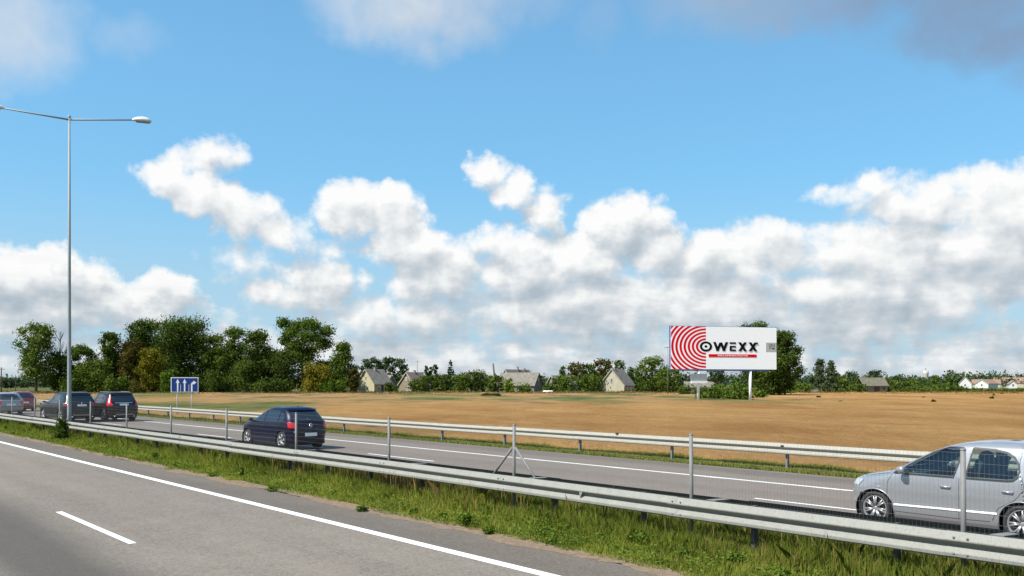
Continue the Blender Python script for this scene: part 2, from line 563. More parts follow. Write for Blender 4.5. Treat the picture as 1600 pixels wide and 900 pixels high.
M['weed'] = leafmat('weed_leaves', (.06, .105, .016), (.22, .30, .045), .3)


# ---------------------------------------------------------------- mesh helpers
def tag(o, label=None, cat=None, group=None, kind=None):
    if label: o['label'] = label
    if cat: o['category'] = cat
    if group: o['group'] = group
    if kind: o['kind'] = kind
    return o


def link(name, me, parent=None, loc=None, rot=None):
    o = bpy.data.objects.new(name, me)
    COL.objects.link(o)
    if parent is not None:
        o.parent = parent
    if loc is not None:
        o.location = loc
    if rot is not None:
        o.rotation_euler = rot
    return o


def empty(name, loc=(0, 0, 0), rz=0., label=None, cat=None, group=None):
    o = bpy.data.objects.new(name, None)
    o.empty_display_size = .3
    COL.objects.link(o)
    o.location = loc; o.rotation_euler = (0, 0, rz)
    return tag(o, label, cat, group)


def np_mesh(name, V, Fc, mats, tint=None, smooth=False, midx=None):
    me = bpy.data.meshes.new(name)
    V = np.asarray(V, dtype=np.float32); Fc = np.asarray(Fc, dtype=np.int32)
    k = Fc.shape[1]
    me.vertices.add(len(V)); me.vertices.foreach_set('co', V.ravel())
    me.loops.add(Fc.size); me.loops.foreach_set('vertex_index', Fc.ravel())
    me.polygons.add(len(Fc)); me.polygons.foreach_set('loop_start', np.arange(0, Fc.size, k, dtype=np.int32))
    if tint is not None:
        a = me.attributes.new('tint', 'FLOAT', 'POINT'); a.data.foreach_set('value', np.asarray(tint, dtype=np.float32))
    if midx is not None:
        me.polygons.foreach_set('material_index', np.asarray(midx, dtype=np.int32))
    me.update(calc_edges=True)
    for m in (mats if isinstance(mats, (list, tuple)) else [mats]):
        me.materials.append(m)
    if smooth:
        me.polygons.foreach_set('use_smooth', np.ones(len(Fc), dtype=bool))
    return me


class MB:
    def __init__(self):
        self.v = []; self.f = []; self.m = []; self.s = []

    def add(self, vs, fs, mi=0, sm=False):
        b = len(self.v)
        self.v += [tuple(x) for x in vs]
        for f in fs:
            self.f.append(tuple(i + b for i in f)); self.m.append(mi); self.s.append(sm)
        return self

    def box(self, c, d, rot=None, mi=0, taper=1.0):
        hx, hy, hz = d[0] / 2, d[1] / 2, d[2] / 2
        vs = [Vector((sx * hx * (taper if sz > 0 else 1), sy * hy * (taper if sz > 0 else 1), sz * hz)) for sz in (-1, 1) for sy in (-1, 1) for sx in (-1, 1)]
        if rot is not None:
            vs = [rot @ x for x in vs]
        c = Vector(c)
        return self.add([x + c for x in vs], [(0, 2, 3, 1), (4, 5, 7, 6), (0, 1, 5, 4), (2, 6, 7, 3), (0, 4, 6, 2), (1, 3, 7, 5)], mi)

    def tube(self, pts, rad, n=8, mi=0, cap=True, sm=True):
        pts = [Vector(p) for p in pts]
        if not isinstance(rad, (list, tuple)):
            rad = [rad] * len(pts)
        rings = []
        for i, p in enumerate(pts):
            t = (pts[min(i + 1, len(pts) - 1)] - pts[max(i - 1, 0)]).normalized()
            a = t.orthogonal().normalized() if abs(t.z) > .9 else t.cross(Vector((0, 0, 1))).normalized()
            b = t.cross(a).normalized()
            rings.append([p + (a * math.cos(2 * math.pi * j / n) + b * math.sin(2 * math.pi * j / n)) * rad[i] for j in range(n)])
        vs = [v for r in rings for v in r]
        fs = [(i * n + j, i * n + (j + 1) % n, (i + 1) * n + (j + 1) % n, (i + 1) * n + j) for i in range(len(pts) - 1) for j in range(n)]
        self.add(vs, fs, mi, sm)
        if cap:
            b = len(self.v) - len(vs)
            for q, ring in ((b, range(n)), (b + (len(pts) - 1) * n, range(n))):
                self.f.append(tuple(q + j for j in (ring if q != b else reversed(ring)))); self.m.append(mi); self.s.append(False)
        return self

    def lathe(self, prof, n=24, axis='y', c=(0, 0, 0), mi=0, sm=True):
        # prof: (along axis, radius)
        vs = []
        for (a, r) in prof:
            for j in range(n):
                t = 2 * math.pi * j / n
                p = (r * math.cos(t), a, r * math.sin(t)) if axis == 'y' else (r * math.cos(t), r * math.sin(t), a)
                vs.append((p[0] + c[0], p[1] + c[1], p[2] + c[2]))
        k = len(prof)
        fs = [(i * n + j, (i + 1) * n + j, (i + 1) * n + (j + 1) % n, i * n + (j + 1) % n) for i in range(k - 1) for j in range(n)]
        return self.add(vs, fs, mi, sm)

    def extrude_y(self, prof, y0, y1, closed=False, mi=0, sm=False):
        # prof: list of (x, z), swept along y
        k = len(prof)
        vs = [(x, y0, z) for x, z in prof] + [(x, y1, z) for x, z in prof]
        rg = range(k if closed else k - 1)
        return self.add(vs, [(i, (i + 1) % k, k + (i + 1) % k, k + i) for i in rg], mi, sm)

    def mesh(self, name, mats):
        me = bpy.data.meshes.new(name)
        me.from_pydata(self.v, [], self.f)
        for m in (mats if isinstance(mats, (list, tuple)) else [mats]):
            me.materials.append(m)
        me.polygons.foreach_set('material_index', self.m)
        me.polygons.foreach_set('use_smooth', self.s)
        me.update()
        return me

    def build(self, name, mats, parent=None, loc=None, rot=None):
        return link(name, self.mesh(name, mats), parent, loc, rot)


def sheet(name, pts, z, m, kind='structure', sub=None):
    o = MB().add([(x, y, z) for x, y in pts], [tuple(range(len(pts)))]).build(name, m)
    if kind: o['kind'] = kind
    return o


# ---------------------------------------------------------------- the setting
g = sheet('ground', [(-4000, -4000), (4000, -4000), (4000, 4000), (-4000, 4000)], -.03, M['ground'])
sheet('near_road', [(-7, -60), (8.12, -60), (8.12, 700), (-7, 700)], 0., M['near_asphalt'])
sheet('road_shoulder', [(8.12, -60), (9.30, -60), (9.30, 700), (8.12, 700)], -.002, M['shoulder'])
sheet('far_road', [(13.0, -60), (22.55, -60), (22.55, 700), (13.0, 700)], 0., M['far_asphalt'])
sheet('median_strip', [(9.0, -60), (13.3, -60), (13.3, 700), (9.0, 700)], -.014, M['verge'])
sheet('far_verge', [(22.3, -60), (26.5, -60), (26.5, 700), (22.3, 700)], -.014, M['verge'])

# crop field: one sheet, a touch uneven, ending at the gardens
def field():
    xs = np.concatenate([np.linspace(23.75, 60, 60), np.linspace(61, 420, 120)])
    ys = np.concatenate([np.linspace(-160, 120, 160), np.linspace(123, 700, 120)])
    XX, YY = np.meshgrid(xs, ys, indexing='ij')
    Z = .06 * np.sin(XX * .31 + 1.3 * np.sin(YY * .11)) + .05 * np.sin(YY * .23 + XX * .07)
    edge = np.clip((XX - 23.75) / .5, 0, 1)
    Z = -.012 + edge * (.18 + Z)
    V = np.stack([XX, YY, Z], -1).reshape(-1, 3)
    a, b = XX.shape
    I = np.arange(a * b).reshape(a, b)
    Fc = np.stack([I[:-1, :-1], I[1:, :-1], I[1:, 1:], I[:-1, 1:]], -1).reshape(-1, 4)
    fc = V[Fc].mean(1)
    zc = fc[:, 0] * ST + fc[:, 1] * CT
    Fc = Fc[zc < 262]
    o = link('crop_field', np_mesh('crop_field', V, Fc, M['field'], smooth=True))
    o['kind'] = 'structure'
field()

# sandy dirt edge between shoulder and turf, ragged outline
def dirt():
    ys = np.arange(-4, 80, .12)
    r1 = np.convolve(rng.normal(0, 1, len(ys) + 20), np.ones(9) / 9, 'same')[:len(ys)]
    r2 = np.convolve(rng.normal(0, 1, len(ys) + 20), np.ones(5) / 5, 'same')[:len(ys)]
    V = []; Fc = []
    for i, y in enumerate(ys):
        V += [(9.25 + .30 * r1[i] + .02 * rng.normal(), y, .001), (9.62 + .10 * r2[i], y, .012)]
    for i in range(len(ys) - 1):
        Fc.append((2 * i, 2 * i + 1, 2 * i + 3, 2 * i + 2))
    o = link('dirt_edge', np_mesh('dirt_edge', V, Fc, M['dirt'])); o['kind'] = 'structure'
dirt()

# painted lines, each a sheet 4 mm up
def stripe(name, x, wdt, y0, y1, z=.004):
    sheet(name, [(x - wdt / 2, y0), (x + wdt / 2, y0), (x + wdt / 2, y1), (x - wdt / 2, y1)], z, M['line'])
stripe('edge_line', 8.02, .20, -20, 600)
for k in range(-2, 8):
    stripe('lane_dash', 4.55, .125, 14.8 + 16.5 * k, 19.4 + 16.5 * k)
stripe('edge_line', 19.85, .17, -20, 600)
for k in range(-2, 10):
    stripe('lane_dash', 16.9, .11, 7.6 + 16.5 * k, 11.75 + 16.5 * k)
stripe('edge_line', 13.65, .14, -20, 600)

# ---------------------------------------------------------------- guardrails
def prof(face):     # W-beam section, depth toward `face` (-1 near side, +1 far side)
    w_ = [(.010, .312), (.026, .311), (.078, .226), (.082, .216), (.080, .203), (.014, .152), (.008, .144), (.008, .137), (.014, .130),
          (.078, .066), (.082, .056), (.080, .020), (.066, .002), (.030, -.004)]
    return [(face * o, z) for o, z in w_]


SEG = 4.32


def beam_mesh(face, m):
    b = MB()
    p = prof(face)
    k = len(p)
    ny = 8
    ys = [SEG * i / ny for i in range(ny + 1)]
    ys[-1] = SEG + .16                                   # laps over the next one
    V = []
    for i, y in enumerate(ys):
        o = .004 if i == ny else 0
        V += [(x + face * o * 1.2, y, z) for x, z in p]
    Fs = [(i * k + j, i * k + j + 1, (i + 1) * k + j + 1, (i + 1) * k + j) for i in range(ny) for j in range(k - 1)]
    b.add(V, Fs, 0, False)
    me = b.mesh('beam', m)
    return me


def bolt_mesh(face):
    b = MB()
    b.lathe([(0, .0), (.0, .014), (.010, .014), (.014, .008), (.014, 0)], 8, 'z')
    b.v = [(face * z_, x_, y_) for x_, y_, z_ in b.v]
    return b.mesh('bolt', M['galv_post'])


def guardrail(name, label, x, face, ztop, y0, nseg, m, dent=0.):
    root = empty(name, (x, y0, 0), 0, label, 'guardrail')
    bm_ = beam_mesh(face, m); bo = bolt_mesh(face)
    for i in range(nseg):
        o = link('beam', bm_, root, (0, i * SEG, ztop - .312 + random.uniform(-.006, .006)), (random.uniform(-.0016, .0016), random.uniform(-.03, .03), random.uniform(-.0012, .0012)))
        if i < 16 and m is M['galv']:
            for yy in (SEG - .10, SEG + .06):
                for zz in (.250, .055):
                    link('bolt', bo, o, (face * .080, yy, zz))
    return root


NEAR_Y0 = s_at(1052, 10.9) - SEG * 3
near = guardrail('guardrail', 'pale galvanised guardrail nearest the camera, along the grassy median edge', 11.03, -1, .775, NEAR_Y0, 22, M['galv'])
back = guardrail('guardrail', 'shaded rear guardrail beam standing just behind the nearest guardrail in the median', 11.50, 1, .765, NEAR_Y0 - 1.1, 23, M['galv_shaded'])
# median posts and spacers carry the near beam
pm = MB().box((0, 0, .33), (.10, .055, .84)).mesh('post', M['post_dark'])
sm_ = MB().box((0, 0, 0), (.34, .05, .12)).mesh('spacer', M['galv_post'])
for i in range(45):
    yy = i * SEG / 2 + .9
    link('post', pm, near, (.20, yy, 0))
    link('spacer', sm_, near, (.20, yy, .60))
# flat spacer straps seen between the two beams
strap = MB().add([(-.10, -.10, 0), (.19, -.16, 0), (.21, -.02, 0), (-.10, .06, 0), (-.10, -.10, .012), (.19, -.16, .012), (.21, -.02, .012), (-.10, .06, .012)],
                 [(3, 2, 1, 0), (4, 5, 6, 7), (0, 1, 5, 4), (1, 2, 6, 5), (2, 3, 7, 6), (3, 0, 4, 7)]).mesh('strap', M['galv_post'])
for px in (1115, 835, 650, 480, 360, 1560):
    link('strap', strap, near, (.23, s_at(px, 11.25) - NEAR_Y0, .775 - .022))
# reflectors in the trough
rf = MB().add([(-.078, -.05, .235), (-.078, .05, .20), (-.078, .04, .085), (-.02, .0, .155)], [(0, 2, 1), (0, 1, 3), (1, 2, 3), (2, 0, 3)]).mesh('reflector', M['galv'])
for px, zz in ((908, 0), (152, 0), (143, -.16)):
    link('reflector', rf, near, (0, s_at(px, 10.95) - NEAR_Y0, .463 + zz))

far_y0 = s_at(1230, 23.0) - SEG * 6 + .1
far = guardrail('guardrail', 'far guardrail on short posts between the far carriageway and the wheat field', 22.92, -1, .80, far_y0, 48, M['galv_far'])
pf = MB().box((0, 0, .24), (.10, .06, .78)).mesh('post', M['galv_post'])
for i in range(48):
    link('post', pf, far, (.09, i * SEG - .1, 0))
rfl = MB().box((0, 0, .0), (.06, .10, .05)).mesh('reflector', M['black_plastic'])
for px in (965, 1224):
    link('reflector', rfl, far, (-.06, s_at(px, 22.9) - far_y0, .80 + .01 if px == 965 else .72))

# ---------------------------------------------------------------- wire fence in the median
fence = empty('wire_fence', (11.27, 0, 0), 0, 'tall thin wire mesh fence on grey posts rising out of the median guardrail', 'fence')
FX = [1506, 1081, 803, 608, 463, 354, 267, 198, 141, 93, 54, 19]
FS = [s_at(x, 11.27) for x in FX]
FS = [FS[0] - 4.2] + FS + [FS[-1] + 5.3, FS[-1] + 10.6]
pmesh = MB().tube([(0, 0, -.02), (0, 0, 1.735)], .032, 10).lathe([(1.733, .036), (1.752, .036), (1.757, .0)], 10, 'z').mesh('post', M['galv_post'])
for s in FS:
    link('post', pmesh, fence, (0, s, 0), (random.uniform(-.008, .008), random.uniform(-.008, .008), 0))
s8 = s_at(803, 11.27)
for sg, px in ((1, 762), (-1, 848)):
    e = s_at(px, 11.27)
    MB().tube([(0, s8 + sg * .04, 1.30), (0, e, .55)], .023, 8).build('brace', M['galv_post'], fence)
def meshwork():
    zs0, zs1 = .62, 1.70
    b_v = []; b_f = []
    y0, y1 = FS[0], FS[-1]
    t = .00075
    ys = np.arange(y0, y1, .055)
    zs = np.arange(zs0, zs1 + .01, .12)
    # vertical wires as thin three-sided rods
    def rods(A, Bv, ax):
        n_ = len(A)
        offs = np.array([(0, t * 1.6, 0), (t * 1.4, -t, 0), (-t * 1.4, -t, 0)]) if ax == 'z' else np.array([(0, 0, t * 1.6), (t * 1.4, 0, -t), (-t * 1.4, 0, -t)])
        V = np.concatenate([A[:, None] + offs, Bv[:, None] + offs], 1).reshape(-1, 3)
        base = np.arange(n_) * 6
        Fq = np.concatenate([np.stack([base + i, base + (i + 1) % 3, base + 3 + (i + 1) % 3, base + 3 + i], -1) for i in range(3)])
        return V, Fq
    A = np.stack([np.zeros_like(ys), ys, np.full_like(ys, zs0)], -1); Bv = A.copy(); Bv[:, 2] = zs1
    V1, F1 = rods(A, Bv, 'z')
    seg = np.arange(y0, y1, 1.0)
    A = np.array([(.003, s, z + .004 * math.sin(s * 3 + z * 9)) for z in zs for s in seg]); Bv = np.array([(.003, s + 1.0, z + .004 * math.sin((s + 1) * 3 + z * 9)) for z in zs for s in seg])
    V2, F2 = rods(A, Bv, 'y')
    o = link('mesh_wire', np_mesh('mesh_wire', np.concatenate([V1, V2]), np.concatenate([F1, F2 + len(V1)]), M['wire']), fence)
    o['kind'] = 'stuff'
meshwork()

# ---------------------------------------------------------------- street lamp
def lamp():
    sL = s_at(108.3, 11.3)
    root = empty('street_lamp', (11.3, sL, 0), 0, 'tall grey double-armed street lamp standing in the median at the left', 'street lamp')
    Z0 = 11.3 * ST + sL * CT
    H = hz_at(187, Z0)
    MB().tube([(0, 0, 0), (0, 0, 1.2), (0, 0, H * .5), (0, 0, H + .12)], [.102, .094, .072, .046], 14).lathe([(H + .12, .07), (H + .2, .06), (H + .22, 0)], 12, 'z').build('pole', M['lamp_pole'], root)
    MB().box((0, 0, .02), (.42, .42, .04)).build('base_plate', M['galv_post'], root)
    a = math.radians(18)
    for sg in (1, -1):
        d = (R3 * math.cos(a) + F3 * math.sin(a)) * sg
        L = 2.80
        up = .085 if sg > 0 else .10
        arm = MB().tube([(0, 0, H), d * (L * .5) + Vector((0, 0, H + L * .5 * up)), d * L + Vector((0, 0, H + L * up))], [.045, .04, .034], 8).build('arm', M['lamp_pole'], root)
        # head: flattened egg with a lens below
        prt = MB()
        n_ = 14
        V = []
        prof_ = [(-.02, .03, .03), (.06, .10, .08), (.22, .15, .125), (.45, .17, .15), (.66, .155, .135), (.80, .11, .09), (.86, .03, .03)]
        for (t, hw, hh) in prof_:
            for j in range(n_):
                q = 2 * math.pi * j / n_
                V.append((t, hw * math.cos(q), (hh if math.sin(q) > 0 else .045) * math.sin(q)))
        Fs = [(i * n_ + j, i * n_ + (j + 1) % n_, (i + 1) * n_ + (j + 1) % n_, (i + 1) * n_ + j) for i in range(len(prof_) - 1) for j in range(n_)]
        prt.add(V, Fs, 0, True)
        rz = math.atan2(d.y, d.x)
        prt.v = [(x, y * 1.1, z * (1.4 if z > 0 else 1.)) for x, y, z in prt.v]
        hd = prt.build('lamp_head', M['lamp_shell'], root, d * (L - .02) + Vector((0, 0, H + L * up)), (0, .02, rz))
        MB().box((.47, 0, -.05), (.62, .24, .05)).build('lens', M['lamp_lens'], hd)
lamp()


# ---------------------------------------------------------------- lane sign
def lane_sign():
    xs = 25.3
    s0 = (s_at(276, xs) + s_at(298, xs)) / 2
    Zm = xs * ST + s0 * CT
    p = gp(288.5, Zm)
    wd = 43.5 / pxm(Zm) / 1.07
    z0 = hz_at(613, Zm); z1 = hz_at(589.5, Zm)
    rz = -TH * .62
    root = empty('lane_sign', p, rz, 'blue lane direction sign with three white arrows beside the far guardrail', 'road sign')
    h = z1 - z0
    MB().box((0, 0, (z0 + z1) / 2), (wd, .04, h)).build('border', M['white'], root)
    MB().box((0, -.024, (z0 + z1) / 2), (wd - .12, .012, h - .12)).build('panel', M['sign_blue'], root)
    yq = -.036
    def quad(b, pts, dy=0):
        b.add([(x, yq + dy, z0 + z) for x, z in pts], [tuple(range(len(pts)))])
    for cx in (-.25, .0):
        x = cx * wd
        b = MB()
        quad(b, [(x - .05, .06), (x + .05, .06), (x + .05, h * .66), (x - .05, h * .66)])
        quad(b, [(x - .14, h * .62), (x + .14, h * .62), (x, h * .90)], -.003)
        b.build('arrow', M['white'], root)
    x = .26 * wd
    b = MB()
    quad(b, [(x - .06, .06), (x + .05, .06), (x + .05, h * .52), (x - .06, h * .55)])
    quad(b, [(x - .06, h * .55), (x + .05, h * .52), (x + .13, h * .60), (x + .13, h * .70), (x + .02, h * .68)], -.002)
    quad(b, [(x + .12, h * .78), (x + .12, h * .50), (x + .34, h * .65)], -.004)
    b.build('arrow', M['white'], root)
    for cx in (-.145, .155):
        b = MB(); x = cx * wd
        quad(b, [(x - .014, .06), (x + .014, .06), (x + .014, h * .52), (x - .014, h * .52)])
        b.build('divider', M['white'], root)
    for cx in (-.27, .25):
        MB().tube([(cx * wd, .055, -.05), (cx * wd, .055, z1 - .05)], .045, 8).build('post', M['cream_post'], root)
lane_sign()


# ---------------------------------------------------------------- billboard
def clip_poly(poly, x0, x1, z0, z1):
    def cut(P, ins, inter):
        out = []
        for i in range(len(P)):
            a, b = P[i - 1], P[i]
            if ins(b):
                if not ins(a): out.append(inter(a, b))
                out.append(b)
            elif ins(a):
                out.append(inter(a, b))
        return out
    for ax, lim, sg in ((0, x0, 1), (0, x1, -1), (1, z0, 1), (1, z1, -1)):
        if not poly: return poly
        poly = cut(poly, lambda q: sg * (q[ax] - lim) >= -1e-9,
                   lambda a, b: tuple(a[k] + (b[k] - a[k]) * (lim - a[ax]) / (b[ax] - a[ax]) for k in (0, 1)))
    return poly


def text_mesh(body, size, m, name, parent, loc, rot=(math.pi / 2, 0, 0), sx=1.):
    cu = bpy.data.curves.new(name, 'FONT'); cu.body = body; cu.size = size
    cu.align_x = 'CENTER'; cu.align_y = 'CENTER'; cu.extrude = .004
    t = bpy.data.objects.new(name, cu); COL.objects.link(t)
    bpy.context.view_layer.update()
    me = bpy.data.meshes.new_from_object(t.evaluated_get(bpy.context.evaluated_depsgraph_get()))
    bpy.data.objects.remove(t)
    me.materials.clear(); me.materials.append(m)
    o = link(name, me, parent, loc, rot); o.scale = (sx, 1, 1)
    return o


def billboard():
    ZL, ZR = 124.5, 128.5
    A = gp(1047.5, ZL); Bp = gp(1213.5, ZR)
    mid = (A + Bp) / 2
    d = Bp - A; W = d.length
    rz = math.atan2(d.y, d.x)
    Zm = 126.5
    z0 = hz_at(577.6, Zm); z1 = hz_at(510.2, Zm); Hh = z1 - z0
    root = empty('billboard', mid, rz, 'large white billboard with red rings and black OWEXX lettering in the wheat field', 'billboard')
    MB().box((0, .22, (z0 + z1) / 2), (W, .40, Hh)).build('frame', M['blue_frame'], root)
    MB().box((0, -.012, (z0 + z1) / 2), (W - .10, .05, Hh - .10)).build('board', M['board_white'], root)
    MB().box((0, .12, z0 - .10), (W * .86, .25, .16)).build('beam', M['blue_frame'], root)
    # art, in units of the photographed panel (1077 x 435)
    u = (W - .10) / 1077.; v_ = (Hh - .10) / 435.
    def T(x, y): return ((x - 538.5) * u, z1 - .05 - y * v_)
    cx, cy = 350, 203
    b = MB(); yy = -.045
    b = None
    for k in range(-0, 10):
        b = MB()
        r0, r1 = 74 + 33.5 * k - 9.5, 74 + 33.5 * k + 9.5
        st = 180 - 0
        for i in range(60):
            a0 = math.radians(90 + 3 * i); a1 = math.radians(93 + 3 * i)
            poly = [(cx + 1.22 * r * math.cos(a), cy + r * math.sin(a)) for r, a in ((r0, a0), (r1, a0), (r1, a1), (r0, a1))]
            poly = clip_poly(poly, 0, 355, 0, 435)
            if len(poly) >= 3:
                b.add([(T(*q)[0], yy, T(*q)[1]) for q in poly], [tuple(range(len(poly)))])
        if b.v: b.build('ring', M['red_print'], root)
    dy = [0]
    def stroke(b, p, q, wd):
        dy[0] -= .002
        a = Vector((p[0], p[1])); c = Vector((q[0], q[1])); t = (c - a).normalized(); nn = Vector((-t.y, t.x)) * wd / 2
        pts = [a + nn, c + nn, c - nn, a - nn]
        b.add([(T(*x)[0], -.060 + dy[0], T(*x)[1]) for x in pts], [(0, 1, 2, 3)])
    def para(b, top, bot, wt):   # slanted stroke with level ends
        dy[0] -= .002
        pts = [(top[0] - wt / 2, top[1]), (top[0] + wt / 2, top[1]), (bot[0] + wt / 2, bot[1]), (bot[0] - wt / 2, bot[1])]
        b.add([(T(*x)[0], -.060 + dy[0], T(*x)[1]) for x in pts], [(0, 1, 2, 3)])
    Y0, Y1 = 156, 248
    # O with a dot
    b = MB()
    for i in range(48):
        a0, a1 = 2 * math.pi * i / 48, 2 * math.pi * (i + 1) / 48
        b.add([(T(cx + rx * math.cos(a), cy + ry * math.sin(a))[0], -.060, T(cx, cy + ry * math.sin(a))[1]) for (rx, ry), a in (((38, 31), a0), ((62, 52), a0), ((62, 52), a1), ((38, 31), a1))], [(0, 1, 2, 3)])
    b.add([(T(cx + 15 * math.cos(a), cy)[0], -.060, T(cx, cy + 13 * math.sin(a))[1]) for a in [2 * math.pi * i / 20 for i in range(20)]], [tuple(range(20))])
    # white eye behind the O so the rings stop at it
    e = MB(); e.add([(T(cx + 40 * math.cos(a), cy)[0], -.052, T(cx, cy + 33 * math.sin(a))[1]) for a in [2 * math.pi * i / 30 for i in range(30)]], [tuple(range(30))])
    e.build('ring_centre', M['board_white'], root)
    b.build('letter_o', M['black_print'], root)
    b = MB(); dy[0] = 0
    for p, q in (((436, Y0), (471, Y1)), ((500, Y0 + 4), (464, Y1)), ((500, Y0 + 4), (536, Y1)), ((562, Y0), (528, Y1))):
        para(b, p, q, 28)
    b.build('letter_w', M['black_print'], root)
    b = MB()
    for yq in (Y0 + 9, (Y0 + Y1) / 2, Y1 - 9):
        stroke(b, (590, yq), (655, yq), 17)
    stroke(b, (601, (Y0 + Y1) / 2), (601, Y1 - 5), 22)
    b.build('letter_e', M['black_print'], root)
    for off in (0, 107):
        b = MB()
        para(b, (692 + off, Y0), (755 + off, Y1), 31); para(b, (753 + off, Y0), (692 + off, Y1), 31)
        b.build('letter_x', M['black_print'], root)
    b = MB(); stroke(b, (876, 155), (876, 175), 7); stroke(b, (866, 170), (887, 170), 7); stroke(b, (868, 158), (884, 174), 6)
    b.build('asterisk', M['black_print'], root)
    b = MB(); x0, za = T(378, 280); x1, zb = T(868, 310)
    b.box(((x0 + x1) / 2, -.050, (za + zb) / 2), (x1 - x0, .03, abs(za - zb))).build('red_strip', M['red_print'], root)
    text_mesh('REKLAMINIAI PLOTAI', .34, M['board_white'], 'strip_lettering', root, ((x0 + x1) / 2, -.072, (za + zb) / 2), sx=1.45)
    b = MB(); x0, za = T(966, 155); x1, zb = T(1074, 247)
    b.box(((x0 + x1) / 2, -.050, (za + zb) / 2), (x1 - x0, .03, abs(za - zb))).build('grey_box', M['grey_print'], root)
    text_mesh('LZ16', .50, M['black_print'], 'code_lettering', root, ((x0 + x1) / 2 + .1, -.072, (za + zb) / 2 + .22), sx=.9)
    text_mesh('TT 888', .34, M['black_print'], 'code_lettering', root, ((x0 + x1) / 2 + .1, -.072, (za + zb) / 2 - .22), sx=.9)
    for px in (1091, 1172.5):
        lx = (px - 1130.5) / 83. * W / 2
        MB().tube([(lx, .22, -.1), (lx, .22, z0 + .3)], .19, 14).build('post', M['board_white'], root)
    lx = (1091 - 1130.5) / 83. * W / 2
    q = MB(); q.box((lx - .05, -.10, hz_at(590.5, Zm)), (27 / pxm(Zm), .10, 13 / pxm(Zm))).build('name_plate', M['plate_grey'], root)
    MB().box((lx - .05, -.17, hz_at(597, Zm)), (27 / pxm(Zm), .25, 3 / pxm(Zm))).build('ledge', M['white'], root)
billboard()


# ---------------------------------------------------------------- cars
def pchip(ts, ys, tq):
    ys = np.asarray(ys, float); h = np.diff(ts); dl = np.diff(ys) / h
    m = np.zeros_like(ys)
    for i in range(1, len(ys) - 1):
        if dl[i - 1] * dl[i] > 0:
            m[i] = 2 * dl[i - 1] * dl[i] / (dl[i - 1] + dl[i])
    m[0], m[-1] = dl[0], dl[-1]
    i = np.clip(np.searchsorted(ts, tq) - 1, 0, len(h) - 1)
    t = (tq - ts[i]) / h[i]
    return ys[i] * (2 * t**3 - 3 * t**2 + 1) + h[i] * m[i] * (t**3 - 2 * t**2 + t) + ys[i + 1] * (-2 * t**3 + 3 * t**2) + h[i] * m[i + 1] * (t**3 - t**2)


